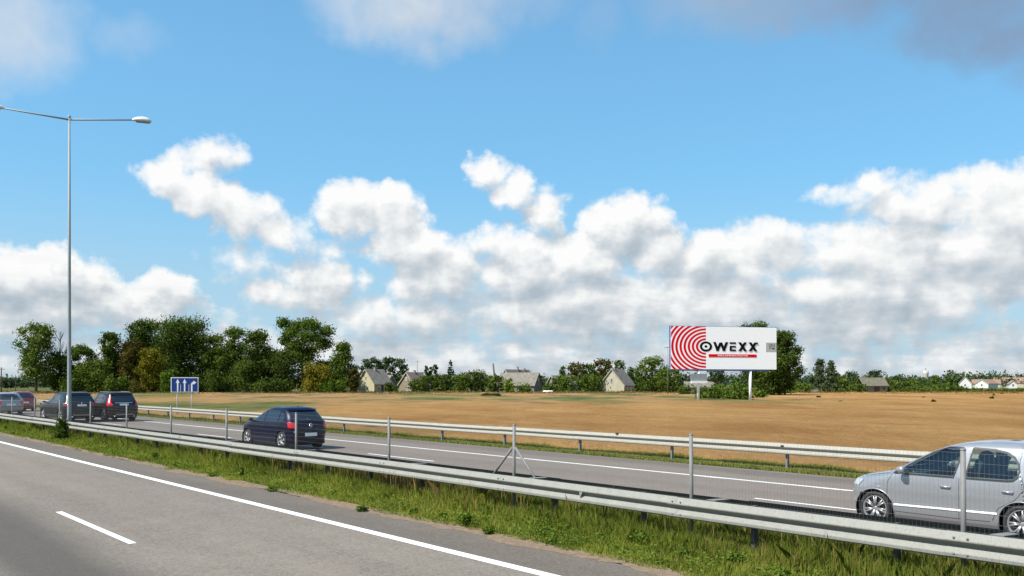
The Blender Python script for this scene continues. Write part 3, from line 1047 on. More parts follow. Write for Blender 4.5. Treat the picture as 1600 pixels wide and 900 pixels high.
class Car:
    """Body as a stack of level outlines: each key is z, front x, rear x, half width, front and rear corner radius."""
    def __init__(self, name, label, cat, keys, wheels, wr, fine, paintm, group=None, see=False):
        self.root = empty(name, (0, 0, 0), 0, label, cat, group)
        K_ = np.array(keys, float)
        ts = np.arange(len(K_))
        nl = fine * 3
        # more levels where z spans more
        tq = np.linspace(0, len(K_) - 1, nl * 2 + 1)
        self.L = np.stack([pchip(ts, K_[:, c], tq) for c in range(6)], -1)
        self.wheels = wheels; self.wr = wr; self.fine = fine; self.pm = paintm; self.see = see
        self.bow = .055

    def params(self, z):
        return [np.interp(z, self.L[:, 0], self.L[:, c]) for c in range(6)]

    def outline(self, P, na, nc, nb):
        z, xf, xr, w_, rf, rr = P
        rf = min(rf, w_ * .98, (xf - xr) * .48); rr = min(rr, w_ * .98, (xf - xr) * .48)
        pts = []
        # left side from rear to front, then front corner, front, etc (y > 0 is left)
        xs = np.linspace(xr + rr, xf - rf, na)
        left = [(x, w_) for x in xs]
        cf = [(xf - rf + rf * math.sin(t), w_ - rf + rf * math.cos(t)) for t in np.linspace(0, math.pi / 2, nc)[1:]]
        fr = [(xf, y) for y in np.linspace(w_ - rf, 0, nb)[1:]]
        cr = [(xr + rr - rr * math.sin(t), w_ - rr + rr * math.cos(t)) for t in np.linspace(0, math.pi / 2, nc)[1:]]
        re = [(xr, y) for y in np.linspace(w_ - rr, 0, nb)[1:]]
        half = list(reversed(re)) + list(reversed(cr)) + left + cf + fr      # rear centre ... front centre
        half = [self.shape(x, y, z, xf, xr, w_) for x, y in half]
        full = half + [(x, -y) for x, y in reversed(half[1:-1])]
        return full, half

    def shape(self, x, y, z, xf, xr, w_):
        q = (x - (xf + xr) / 2) / ((xf - xr) / 2 + 1e-6)
        y2 = y * (1 - .05 * q**4)
        b = self.bow * (y / (w_ + 1e-6))**2
        return (x - b if q > 0 and abs(x - xf) < .6 else x + b * .7 if q < 0 and abs(x - xr) < .6 else x, y2) if abs(q) > .5 else (x, y2)

    def side_y(self, x, z):
        P = self.params(z)
        _, h = self.outline(P, 60, 12, 6)
        h = np.array(h); o = np.argsort(h[:, 0])
        return float(np.interp(x, h[o, 0], h[o, 1]))

    def end_x(self, y, z, rear):
        P = self.params(z)
        _, h = self.outline(P, 4, 14, 16)
        h = np.array(h)
        mid = (P[1] + P[2]) / 2
        h = h[h[:, 0] < P[2] + P[5] + .02] if rear else h[h[:, 0] > P[1] - P[4] - .02]
        o = np.argsort(h[:, 1])
        return float(np.interp(abs(y), h[o, 1], h[o, 0]))

    def body(self, holes=None):
        na = int(4.2 * self.fine); nc = 8; nb = 7
        V = []; n_ = None
        for P in self.L:
            full, _ = self.outline(P, na, nc, nb)
            n_ = len(full)
            V += [(x, y, P[0]) for x, y in full]
        V = np.array(V)
        k = len(self.L)
        I = np.arange(k * n_).reshape(k, n_)
        Fc = np.stack([I[:-1], np.roll(I[:-1], -1, 1), np.roll(I[1:], -1, 1), I[1:]], -1).reshape(-1, 4)
        Fc = Fc[:, ::-1]
        keep = np.ones(len(Fc), bool)
        inside = np.zeros(len(V), bool)
        R = self.wr + .055
        for wx in self.wheels:
            dx = V[:, 0] - wx; dz = V[:, 2] - self.wr * 1.0
            r = np.hypot(dx, dz); side = np.abs(V[:, 1]) > .45
            edge = side & (r < R) & (r > R - .045)
            V[edge, 0] = wx + dx[edge] * R / r[edge]; V[edge, 2] = self.wr + dz[edge] * R / r[edge]
            inside |= side & (r <= R - .045)
        keep &= ~inside[Fc].any(1)
        c = V[Fc].mean(1)
        if holes:
            for h in holes:
                keep &= ~h(c)
        Fc = Fc[keep]
        me = np_mesh('body', V, Fc, [self.pm, M['black_plastic']], smooth=True)
        bm = bmesh.new(); bm.from_mesh(me)
        bm.faces.ensure_lookup_table()
        loose = [v for v in bm.verts if not v.link_faces]
        bmesh.ops.delete(bm, geom=loose, context='VERTS')
        bmesh.ops.remove_doubles(bm, verts=bm.verts, dist=.0004)
        bmesh.ops.recalc_face_normals(bm, faces=bm.faces)
        bm.to_mesh(me); bm.free()
        o = link('body', me, self.root)
        # dark floor pan so nothing shows through
        x0, x1 = self.L[0, 2] + .12, self.L[0, 1] - .12
        MB().box(((x0 + x1) / 2, 0, .27), (x1 - x0, 1.0, .16)).build('underbody', M['black_plastic'], self.root)
        # arch liners and lips
        for wx in self.wheels:
            for sg in (1, -1):
                b = MB()
                n2 = 20
                yo = self.side_y(wx, .55) - .012
                vs = []
                for yv in (yo, yo - .30):
                    for i in range(n2 + 1):
                        a = math.pi * (-.12 + 1.24 * i / n2)
                        vs.append((wx + (R + .002) * math.cos(a), sg * yv, self.wr + (R + .002) * math.sin(a)))
                fs = [(i, i + 1, n2 + 2 + i, n2 + 1 + i) for i in range(n2)]
                b.add(vs, fs, 0, True)
                b.add(vs[n2 + 1:], [tuple(range(n2 + 1))], 0)
                b.build('wheel_arch', M['black_plastic'], self.root)
                b = MB()
                path = []
                for i in range(n2 + 1):
                    a = math.pi * (-.06 + 1.12 * i / n2)
                    xx, zz = wx + (R + .004) * math.cos(a), self.wr + (R + .004) * math.sin(a)
                    path.append((xx, sg * (self.side_y(xx, max(zz, self.L[0, 0])) - .004), zz))
                b.tube(path, .013, 6)
                b.build('arch_lip', self.pm, self.root)
        return o

    def side_patch(self, name, x0, x1, zlo, zhi, m, off=.004, nx=16, nz=4, sides=(1, -1), cap=None):
        for sg in sides:
            V = []
            for i in range(nx + 1):
                x = x0 + (x1 - x0) * i / nx
                a, b = zlo(x), zhi(x)
                for j in range(nz + 1):
                    z = a + (b - a) * j / nz
                    V.append((x, sg * (self.side_y(x, z) + off), z))
            Fs = [(i * (nz + 1) + j, i * (nz + 1) + j + 1, (i + 1) * (nz + 1) + j + 1, (i + 1) * (nz + 1) + j) for i in range(nx) for j in range(nz)]
            if sg < 0: Fs = [f[::-1] for f in Fs]
            MB().add(V, Fs, 0, True).build(name, m, self.root)

    def end_patch(self, name, y0, y1, z0, z1, m, rear, off=.005, ny=12, nz=5, ylim=None, mirror=False):
        for ms in ((1, -1) if mirror else (1,)):
            V = []
            for j in range(nz + 1):
                z = z0 + (z1 - z0) * j / nz
                a, b = (y0, y1) if ylim is None else ylim(z)
                for i in range(ny + 1):
                    y = (a + (b - a) * i / ny)
                    x = self.end_x(y, z, rear)
                    # offset along the outline normal
                    e = .01
                    dxy = (self.end_x(abs(y) + e, z, rear) - self.end_x(max(abs(y) - e, 0), z, rear)) / (e + min(e, abs(y)) if abs(y) > 0 else e)
                    nx_, ny_ = (-1 if rear else 1), 0
                    tx, ty = dxy, 1.
                    nv = Vector((ty, -tx)).normalized()
                    if (nv.x > 0) == rear: nv = -nv
                    if y < 0: nv.y = -nv.y
                    V.append((x + nv.x * off, ms * (y + nv.y * off), z))
            Fs = [(j * (ny + 1) + i, j * (ny + 1) + i + 1, (j + 1) * (ny + 1) + i + 1, (j + 1) * (ny + 1) + i) for i in range(ny) for j in range(nz)]
            if (ms > 0) == rear: Fs = [f[::-1] for f in Fs]
            MB().add(V, Fs, 0, True).build(name, m, self.root)

    def wheel(self, nsp=7, hub=True, width=.20):
        r = self.wr
        tb = MB().lathe([(-.5 * width, r * .68), (-.5 * width, r * .90), (-.40 * width, r * .975), (-.25 * width, r), (.25 * width, r), (.40 * width, r * .975), (.5 * width, r * .90), (.5 * width, r * .76), (.38 * width, r * .735)], 36, 'y')
        tyre = tb.mesh('tyre', M['rubber'])
        rb = MB()
        rb.lathe([(.40 * width, r * .75), (.47 * width, r * .745), (.44 * width, r * .68), (.15 * width, r * .65), (-.2 * width, r * .65)], 32, 'y', mi=0)
        rb.lathe([(.13 * width, r * .655), (.13 * width, 0)], 24, 'y', mi=1)
        rb.lathe([(.20 * width, r * .16), (.36 * width, r * .14), (.40 * width, r * .09), (.40 * width, 0)], 16, 'y', mi=0)
        for i in range(nsp):
            a = 2 * math.pi * i / nsp
            for da in (-.13, .13):
                p0 = Vector((math.cos(a) * r * .12, .33 * width, math.sin(a) * r * .12))
                p1 = Vector((math.cos(a + da) * r * .68, .37 * width, math.sin(a + da) * r * .68))
                rb.tube([p0, p1], [r * .065, r * .048], 6)
        rim = rb.mesh('rim', [M['rim'], M['rim_dark']])
        for wx in self.wheels:
            for sg in (1, -1):
                yy = self.side_y(wx, .62) - width / 2 - .018
                e = empty('wheel', (wx, sg * yy, r), 0)
                e.parent = self.root
                e.rotation_euler = (0, random.uniform(0, 1), 0 if sg > 0 else math.pi)
                link('tyre', tyre, e); link('rim', rim, e)

    def seam(self, pts, sides=(1,), wd=.007, m=None, off=.0025, name='door_seam'):
        for sg in sides:
            V = []
            P = []
            for i in range(len(pts) - 1):
                for t in np.linspace(0, 1, 7)[(0 if i == 0 else 1):]:
                    P.append((pts[i][0] + (pts[i + 1][0] - pts[i][0]) * t, pts[i][1] + (pts[i + 1][1] - pts[i][1]) * t))
            for i, (x, z) in enumerate(P):
                a = Vector(P[max(i - 1, 0)]); b = Vector(P[min(i + 1, len(P) - 1)])
                t = (b - a).normalized(); nn = Vector((-t.y, t.x)) * wd / 2
                for q in (1, -1):
                    xx, zz = x + nn.x * q, z + nn.y * q
                    V.append((xx, sg * (self.side_y(xx, zz) + off), zz))
            Fs = [(2 * i, 2 * i + 1, 2 * i + 3, 2 * i + 2) for i in range(len(P) - 1)]
            MB().add(V, Fs).build(name, m or M['black_plastic'], self.root)

    def mirrors(self, x, z, m):
        for sg in (1, -1):
            y = self.side_y(x, z)
            b = MB()
            n_ = 10; V = []
            pr = [(-.055, .5), (-.05, .9), (0, 1.), (.045, .85), (.085, .45), (.095, .1)]
            for (dx, s_) in pr:
                for j in range(n_):
                    t = 2 * math.pi * j / n_
                    V.append((x + dx, sg * (y + .135 + .085 * s_ * math.cos(t)), z + .06 + .062 * s_ * math.sin(t)))
            Fs = [(i * n_ + j, i * n_ + (j + 1) % n_, (i + 1) * n_ + (j + 1) % n_, (i + 1) * n_ + j) for i in range(len(pr) - 1) for j in range(n_)]
            b.add(V, Fs, 0, True); b.add(V[:n_], [tuple(range(n_))])
            b.box((x, sg * (y + .03), z + .02), (.07, .10, .04))
            b.build('wing_mirror', m, self.root)

    def handle(self, x, z, m, sides=(1, -1)):
        for sg in sides:
            y = self.side_y(x, z) * sg
            MB().tube([(x - .085, y, z), (x - .075, y + sg * .028, z), (x + .075, y + sg * .028, z + .004), (x + .085, y, z + .004)], .012, 6).build('door_handle', m, self.root)

    def plate(self, z, rear=True, wd=.50, y=0):
        x = self.end_x(.2, z, rear)
        b = MB().box((x + (-.018 if rear else .018), y, z), (.012, wd, .115))
        o = b.build('number_plate', M['white'], self.root)
        return o


def win(lo, hi):
    return lambda x: lo(x) if callable(lo) else lo, lambda x: hi(x) if callable(hi) else hi


# --- silver hatchback at the right
def silver_hatch():
    keys = [(.17, 1.66, -1.66, .76, .30, .30), (.24, 1.80, -1.78, .80, .46, .35), (.36, 1.86, -1.83, .825, .52, .38), (.52, 1.885, -1.86, .838, .56, .38),
            (.66, 1.86, -1.86, .845, .56, .36), (.78, 1.78, -1.84, .842, .55, .32), (.86, 1.62, -1.83, .838, .50, .30), (.93, 1.34, -1.82, .832, .45, .28),
            (.985, 1.10, -1.81, .825, .38, .28), (1.03, .94, -1.795, .812, .30, .28), (1.12, .76, -1.765, .780, .25, .27), (1.24, .52, -1.715, .735, .24, .26),
            (1.34, .30, -1.655, .692, .23, .25), (1.41, .09, -1.585, .655, .24, .25), (1.455, -.10, -1.49, .60, .26, .27), (1.487, -.30, -1.34, .50, .28, .30), (1.503, -.52, -1.10, .34, .25, .25), (1.508, -.72, -.90, .10, .05, .05)]
    c = Car('hatchback_car', 'silver five-door hatchback at the right edge of the photo, cut off by the frame', 'car', keys, (1.22, -1.20), .292, 26, M['silver'], see=True)
    # window outlines in side view
    FT = ([-.263, .02, .22, .42, .60, .78, .93], [1.398, 1.388, 1.315, 1.222, 1.132, 1.035, .985])
    RT = ([-1.15, -1.13, -1.06, -.94, -.76, -.416, -.35], [1.12, 1.21, 1.30, 1.362, 1.392, 1.402, .992])
    RL = ([-1.15, -1.13, -1.07, -.98, -.3], [1.10, 1.045, 1.0, .988, .985])
    FL = ([-.263, -.155, .9], [1.396, .985, .985])
    def ftop(x): return float(np.interp(x, *FT))
    def flo(x): return float(np.interp(x, *FL))
    def rtop(x): return float(np.interp(x, *RT))
    def rlo(x): return float(np.interp(x, *RL))
    def hole(cc):
        x, y, z = cc.T
        s = np.abs(y) > .55
        f = s & (x > -.24) & (x < .80) & (z > np.interp(x, *FL) + .018) & (z < np.interp(x, *FT) - .018)
        r = s & (x > -1.13) & (x < -.37) & (z > np.interp(x, *RL) + .018) & (z < np.interp(x, *RT) - .018)
        ws = (x > 0.1) & (z > 1.05) & (z < 1.38) & (np.abs(y) < .62)
        rw = (x < -1.5) & (z > 1.05) & (z < 1.34) & (np.abs(y) < .55)
        return f | r | ws | rw
    c.body([hole])
    c.side_patch('side_window', -.263, .88, flo, ftop, M['glass_see'], .006, 26, 5)
    c.side_patch('side_window', -1.15, -.35, rlo, rtop, M['glass_see'], .006, 26, 5)
    # dark rubber line round each window
    for sd_ in (1, -1):
        c.seam([(.90, .980), (-.155, .980), (-.265, 1.402), (.02, 1.392), (.22, 1.320), (.42, 1.226), (.60, 1.136), (.78, 1.04), (.90, .985)], (sd_,), .026, off=.010, name='window_seal')
        c.seam([(-.416, 1.405), (-.345, .980), (-.98, .984), (-1.07, .996), (-1.13, 1.04), (-1.155, 1.11), (-1.135, 1.215), (-1.065, 1.305), (-.94, 1.367), (-.76, 1.397), (-.416, 1.405)], (sd_,), .026, off=.010, name='window_seal')
    c.end_patch('windscreen', -.66, .66, 1.05, 1.385, M['glass_see'], False, ylim=lambda z: (-(np.interp(z, [1.05, 1.385], [.70, .56])), np.interp(z, [1.05, 1.385], [.70, .56])))
    c.end_patch('rear_window', -.55, .55, 1.05, 1.345, M['glass_see'], True)
    c.wheel(7)
    b = MB().box((.86, .70, 1.02), (.20, .05, .06)); 
    c.mirrors(.66, .985, M['silver'])
    # black sail panel ahead of the front window
    c.seam([(.86, .99), (.76, 1.0)], (1, -1), .06, off=.010, name='mirror_sail')
    c.handle(-.03, .80, M['chrome']); c.handle(-1.00, .80, M['chrome'])
    c.seam([(.94, .30), (.985, .50), (.97, .80), (.90, .965)], (1, -1))
    c.seam([(-.24, .28), (-.25, .60), (-.245, .972)], (1, -1))
    c.seam([(-.72, .28), (-.24, .27), (.94, .28)], (1, -1))
    c.seam([(-1.20, 1.05), (-1.24, .86), (-1.10, .66), (-.86, .50), (-.76, .30)], (1, -1))
    c.seam([(-.84, .415), (.86, .395)], (1, -1), .030, M['board_white'], .012, 'side_moulding')
    c.seam([(.98, .962), (1.25, .915), (1.50, .86)], (1, -1), .006, off=.003, name='bonnet_seam')
    c.end_patch('headlight', .46, .735, .68, .80, M['clear_lamp'], False, .008, 8, 4, mirror=True)
    c.seam([(1.10, .70), (1.16, .70)], (1, -1), .028, M['clear_lamp'], .006, 'side_repeater')
    c.end_patch('taillight', .52, .82, .78, 1.12, M['red_lamp'], True, .008, 8, 4, mirror=True)
    c.plate(.50, False)
    # cabin: seats with head restraints, dash, wheel
    for x in (.05, -.85):
        for y in ((.36, -.36) if x > 0 else (.40, 0, -.40)):
            s = MB().box((x - .12, y, .62), (.50, .46, .18))
            rot = Matrix.Rotation(-.28, 3, 'Y')
            s.box((x - .42, y, .92), (.14, .46, .62), rot, taper=.85)
            s.tube([(x - .53, y, 1.14), (x - .535, y, 1.22)], .02, 6)
            s.lathe([(-.11, .0), (-.115, .07), (-.09, .095), (.09, .095), (.115, .07), (.11, 0)], 10, 'y', (x - .54, y, 1.26))
            s.build('seat', M['seat'], c.root)
    MB().box((.72, 0, .90), (.42, 1.36, .17)).build('dashboard', M['seat'], c.root)
    b = MB(); b.tube([(.36 + .05 * math.sin(t), .36 + .18 * math.cos(t), .98 + .17 * math.sin(t)) for t in np.linspace(0, 2 * math.pi, 20)], .014, 6, cap=False)
    b.build('steering_wheel', M['black_plastic'], c.root)
    for sg in (1, -1):
        MB().box((-.2, sg * .72, .70), (2.2, .04, .50)).build('door_lining', M['seat'], c.root)
    # the waist sits low and the glass is tall
    for ch in c.root.children:
        if ch.type == 'MESH':
            me = ch.data
            co = np.empty(len(me.vertices) * 3, dtype=np.float32); me.vertices.foreach_get('co', co)
            co = co.reshape(-1, 3); co[:, 2] = np.interp(co[:, 2], [0, .5, .985, 1.6], [0, .5, .920, 1.6])
            me.vertices.foreach_set('co', co.ravel()); me.update()
    # place: the left wheels stand on a line 15.3 m off
    Dn = 15.32
    sf, sr = s_at(1366, Dn), s_at(1596, Dn)
    k = (sf - sr) / 2.42
    c.root.scale = (k, k * .99, k * 1.05)
    c.root.location = (Dn + .82 * k, sr + 1.20 * k, .002)
    c.root.rotation_euler = (0, 0, math.pi / 2)
    return c
silver_hatch()


# --- navy hatchback in the middle
def hatch_keys():
    return [(.17, 1.74, -1.74, .76, .30, .30), (.26, 1.88, -1.88, .80, .46, .34), (.40, 1.94, -1.93, .825, .52, .36), (.56, 1.965, -1.945, .838, .54, .34),
            (.70, 1.93, -1.93, .842, .52, .30), (.80, 1.84, -1.92, .840, .48, .28), (.87, 1.62, -1.91, .835, .42, .26), (.92, 1.30, -1.90, .828, .36, .26),
            (.955, 1.08, -1.88, .818, .30, .25), (1.02, .92, -1.82, .786, .28, .28), (1.12, .72, -1.735, .745, .28, .30), (1.24, .46, -1.62, .698, .28, .30),
            (1.34, .22, -1.505, .648, .28, .30), (1.40, .03, -1.42, .605, .28, .30), (1.435, -.14, -1.33, .545, .28, .30), (1.455, -.33, -1.18, .44, .26, .26), (1.465, -.5, -1.15, .30, .2, .2), (1.468, -.7, -.9, .10, .05, .05)]


def dressed(c, top_z, belt, rear_lamp, lampm=None, glass='glass_dark', suv=False):
    pass


def navy_hatch():
    c = Car('hatchback_car', 'dark navy blue hatchback driving away with round white badge on its tailgate', 'car', hatch_keys(), (1.24, -1.23), .315, 16, M['navy'])
    c.body()
    def top(x): return float(np.interp(x, [-1.45, -1.36, -1.2, -.9, -.2, .02, .22, .45, .68, .86], [1.03, 1.18, 1.26, 1.325, 1.355, 1.345, 1.265, 1.165, 1.06, .975]))
    for a, b_ in ((-.06, .84), (-1.0, -.12), (-1.40, -1.06)):
        c.side_patch('side_window', a, b_, lambda x: .955, lambda x: max(top(x), .96), M['glass_dark'], .006, 12, 4)
    c.end_patch('windscreen', -.6, .6, 1.0, 1.35, M['glass_dark'], False)
    c.end_patch('rear_window', 0, 0, .99, 1.33, M['glass_dark'], True, .006, ylim=lambda z: (-np.interp(z, [.99, 1.33], [.62, .54]), np.interp(z, [.99, 1.33], [.62, .54])))
    c.end_patch('spoiler', -.56, .56, 1.345, 1.40, M['navy'], True, .07, 10, 2)
    c.wheel(6); c.mirrors(.72, .94, M['navy'])
    c.handle(-.02, .80, M['navy']); c.handle(-.98, .80, M['navy'])
    for pts in ([(.88, .30), (.92, .6), (.84, .94)], [(-.09, .28), (-.09, .95)], [(-.84, .30), (-1.0, .62), (-1.10, .95)]):
        c.seam(pts, (1, -1))
    c.end_patch('taillight', .56, .80, .755, .945, M['red_lamp'], True, .012, 8, 4, mirror=True)
    c.side_patch('taillight', -1.84, -1.74, lambda x: .76, lambda x: .94, M['red_lamp'], .010, 4, 2)
    c.end_patch('bumper_seam', -.72, .72, .585, .592, M['black_plastic'], True, .004, 12, 1)
    c.end_patch('bumper_insert', -.62, .62, .22, .33, M['black_plastic'], True, .006, 12, 2)
    c.end_patch('headlight', .45, .80, .64, .80, M['clear_lamp'], False, .008, 8, 4, mirror=True)
    p = c.plate(.53)
    x = c.end_x(.1, .84, True) - .02
    b = MB(); b.tube([(x, .062 * math.cos(t), .84 + .062 * math.sin(t)) for t in np.linspace(0, 2 * math.pi, 20)], .009, 6, cap=False)
    for p0, p1 in (((-.032, .052), (0, .004)), ((0, .004), (.032, .052)), ((-.05, .025), (-.024, -.045)), ((-.024, -.045), (0, -.005)), ((0, -.005), (.024, -.045)), ((.024, -.045), (.05, .025))):
        b.tube([(x, p0[0], .84 + p0[1]), (x, p1[0], .84 + p1[1])], .008, 5)
    b.build('badge', M['chrome'], c.root)
    MB().tube([(-1.0, 0, 1.455), (-1.16, 0, 1.60)], .007, 5).build('aerial', M['black_plastic'], c.root)
    c.end_patch('fog_lamp', .56, .66, .60, .66, M['clear_lamp'], True, .012, 2, 1)
    MB().tube([(x - .03, -.25, 1.0), (x + .10, .12, 1.06)], .009, 5).build('wiper', M['black_plastic'], c.root)
    k = 1.05
    psi = math.radians(5.0)
    Dn = 15.25
    sr = s_at(438.5, Dn)
    d = Vector((-math.sin(psi), math.cos(psi), 0)); lft = Vector((-math.cos(psi), -math.sin(psi), 0))
    # left rear wheel at (Dn, sr)
    ctr = Vector((Dn, sr, .002)) + d * 1.23 * k - lft * .82 * k
    c.root.location = ctr; c.root.scale = (k, k, k * 1.07); c.root.rotation_euler = (0, 0, math.pi / 2 + psi)
navy_hatch()


def suv_keys(H=1.72):
    h = H - 1.72
    return [(.22, 1.98, -1.98, .82, .30, .28), (.32, 2.18, -2.20, .89, .46, .32), (.50, 2.26, -2.27, .92, .50, .32), (.70, 2.28, -2.28, .93, .50, .30),
            (.84, 2.24, -2.26, .93, .46, .28), (.95, 2.10, -2.24, .925, .42, .26), (1.02, 1.75, -2.22, .915, .38, .25), (1.07, 1.35, -2.20, .905, .34, .25),
            (1.11, 1.12, -2.17, .890, .30, .25), (1.20, .96, -2.12, .850, .26, .24), (1.32, .76, -2.05, .805, .24, .23), (1.46 + h * .5, .50, -1.95, .755, .23, .22),
            (1.57 + h, .26, -1.87, .71, .22, .22), (1.64 + h, .06, -1.82, .66, .24, .22), (1.685 + h, -.15, -1.72, .58, .26, .26), (1.71 + h, -.4, -1.5, .45, .26, .26), (1.722 + h, -.7, -1.2, .25, .15, .15)]


def suv(name, label, pm, lamp_col, tall_lamps, Dn, px_rear, scale, psi, chrome_bar=False):
    c = Car(name, label, 'car', suv_keys(1.74), (1.38, -1.36), .365, 14, pm)
    c.body()
    def top(x): return float(np.interp(x, [-1.75, -1.62, -1.4, -1.0, -.2, .15, .40, .65, .88, 1.04], [1.22, 1.42, 1.53, 1.585, 1.60, 1.575, 1.47, 1.34, 1.22, 1.11]))
    for a, b_ in ((-.04, 1.0), (-1.12, -.12), (-1.68, -1.20)):
        c.side_patch('side_window', a, b_, lambda x: 1.105, lambda x: max(top(x), 1.11), M['glass_dark'], .006, 12, 4)
    c.end_patch('windscreen', -.68, .68, 1.15, 1.60, M['glass_dark'], False)
    c.end_patch('rear_window', 0, 0, 1.15, 1.57, M['glass_dark'], True, .006, ylim=lambda z: (-np.interp(z, [1.15, 1.57], [.66, .58]), np.interp(z, [1.15, 1.57], [.66, .58])))
    c.end_patch('spoiler', -.60, .60, 1.59, 1.65, pm, True, .10, 10, 2)
    c.wheel(6, width=.24); c.mirrors(.88, 1.10, pm)
    c.handle(-.02, .95, pm); c.handle(-1.08, .95, pm)
    for pts in ([(.98, .35), (1.02, .7), (1.0, 1.08)], [(-.09, .35), (-.08, 1.1)], [(-.92, .40), (-1.12, .75), (-1.16, 1.1)]):
        c.seam(pts, (1, -1))
    if tall_lamps:
        c.end_patch('taillight', 0, 0, .95, 1.40, lamp_col, True, .014, 4, 6, ylim=lambda z: (np.interp(z, [.95, 1.12, 1.40], [.60, .70, .66]), np.interp(z, [.95, 1.12, 1.40], [.90, .86, .76])), mirror=True)
    else:
        c.end_patch('taillight', .56, .90, .93, 1.12, lamp_col, True, .014, 8, 4, mirror=True)
    c.end_patch('bumper_insert', -.72, .72, .34, .60, M['black_plastic'], True, .008, 12, 2)
    c.end_patch('headlight', .50, .86, .82, .98, M['clear_lamp'], False, .008, 8, 4, mirror=True)
    c.end_patch('skid_strip', -.50, .50, .40, .455, M['rim'], True, .016, 8, 1)
    c.plate(.98 if not tall_lamps else 1.0)
    if chrome_bar:
        c.end_patch('chrome_bar', -.50, .50, 1.09, 1.12, M['chrome'], True, .016, 8, 1)
    else:
        x = c.end_x(.1, 1.1, True) - .02
        MB().lathe([(-.01, .0), (-.01, .04), (.01, .04), (.01, 0)], 12, 'z').build('badge', M['chrome'], c.root, (x, 0, 1.10), (0, math.pi / 2, 0))
    for sg in (1, -1):
        yy = .60
        MB().tube([(-1.45, sg * yy, 1.665), (-1.40, sg * yy, 1.735), (-.15, sg * yy, 1.745), (0., sg * yy, 1.68)], .018, 6).build('roof_rail', M['black_plastic'] if not chrome_bar else M['galv_post'], c.root)
        MB().tube([(-2.2, sg * .55, .33), (-2.31, sg * .55, .33)], .038, 8).build('exhaust_pipe', M['chrome'], c.root)
    k = scale
    sr = s_at(px_rear, Dn)
    d = Vector((-math.sin(psi), math.cos(psi), 0)); lft = Vector((-math.cos(psi), -math.sin(psi), 0))
    ctr = Vector((Dn, sr, .002)) + d * 1.36 * k - lft * .90 * k
    c.root.location = ctr; c.root.scale = (k, k, k); c.root.rotation_euler = (0, 0, math.pi / 2 + psi)


suv('suv_car', 'graphite black SUV partly hidden behind the street lamp pole', M['graphite'], M['red_lamp_dark'], False, 15.0, 93.5, 1.14, math.radians(6))
suv('suv_car', 'dark maroon SUV with tall red tail lamps, right of the black SUV', M['maroon'], M['red_lamp'], True, 17.5, 160.5, 1.14, math.radians(4), True)


def estate(name, label, pm, Dn, px_rear, scale, psi, lamp_m):
    c = Car(name, label, 'car', hatch_keys(), (1.24, -1.23), .315, 11, pm)
    c.body()
    def top(x): return float(np.interp(x, [-1.45, -1.36, -1.2, -.9, -.2, .02, .22, .45, .68, .86], [1.03, 1.18, 1.26, 1.325, 1.355, 1.345, 1.265, 1.165, 1.06, .975]))
    for a, b_ in ((-.06, .84), (-1.0, -.12), (-1.40, -1.06)):
        c.side_patch('side_window', a, b_, lambda x: .955, lambda x: max(top(x), .96), M['glass_dark'], .006, 10, 3)
    c.end_patch('windscreen', -.6, .6, 1.0, 1.35, M['glass_dark'], False)
    c.end_patch('rear_window', -.64, .64, .98, 1.36, M['glass_dark'], True, .006)
    c.wheel(5); c.mirrors(.72, .94, pm)
    c.end_patch('taillight', .56, .80, .70, .92, lamp_m, True, .012, 6, 3, mirror=True)
    c.end_patch('headlight', .45, .80, .64, .80, M['clear_lamp'], False, .008, 6, 3, mirror=True)
    c.end_patch('bumper_strip', -.74, .74, .50, .56, M['galv'], True, .02, 10, 1)
    c.plate(.66)
    k = scale
    sr = s_at(px_rear, Dn)
    d = Vector((-math.sin(psi), math.cos(psi), 0)); lft = Vector((-math.cos(psi), -math.sin(psi), 0))
    ctr = Vector((Dn, sr, .002)) + d * 1.23 * k - lft * .82 * k
    c.root.location = ctr; c.root.scale = (k, k, k); c.root.rotation_euler = (0, 0, math.pi / 2 + psi)


estate('hatchback_car', 'silver car seen from behind, cut off by the left edge of the photo', M['silver'], 14.6, -9, 1.24, math.radians(4), M['red_lamp'])
estate('hatchback_car', 'red car half hidden behind the silver car at the left edge', M['red_car'], 17.4, 16, 1.24, math.radians(2), M['red_lamp'])


# ---------------------------------------------------------------- buildings
def m_roof(name, a, b):
    a = A3(a); b = A3(b)
    m, k, out = mat(name)
    p = k.node('ShaderNodeTexCoord').outputs['Object']
    f = k.noise(p, 1.2, 5, .7)
    principled(k, out, k.ramp(f, [(.3, a), (.7, b)]), .9)
    return m
M['roof_grey'] = m_roof('roof_grey', (.14, .125, .105), (.27, .245, .205))
M['roof_brown'] = m_roof('roof_brown', (.12, .095, .075), (.22, .18, .145))
M['roof_red'] = m_roof('roof_red', (.25, .14, .10), (.34, .21, .16))
M['wall_yellow'] = simple('wall_yellow', (.50, .46, .28), .8, nscale=.8)
M['wall_beige'] = simple('wall_beige', (.50, .46, .33), .85, nscale=.8)
M['wall_brown'] = simple('wall_brown', (.26, .22, .15), .85, nscale=.8)
M['wall_grey'] = simple('wall_grey', (.26, .24, .20), .85, nscale=.8)
M['wall_white'] = simple('wall_white', (.72, .71, .68), .8, nscale=.8)
M['brick_chim'] = simple('chimney_masonry', (.42, .34, .29), .85)
M['frame_white'] = simple('window_frame', (.74, .74, .70), .6)
M['wood_dark'] = simple('dark_wood', (.06, .05, .04), .8)


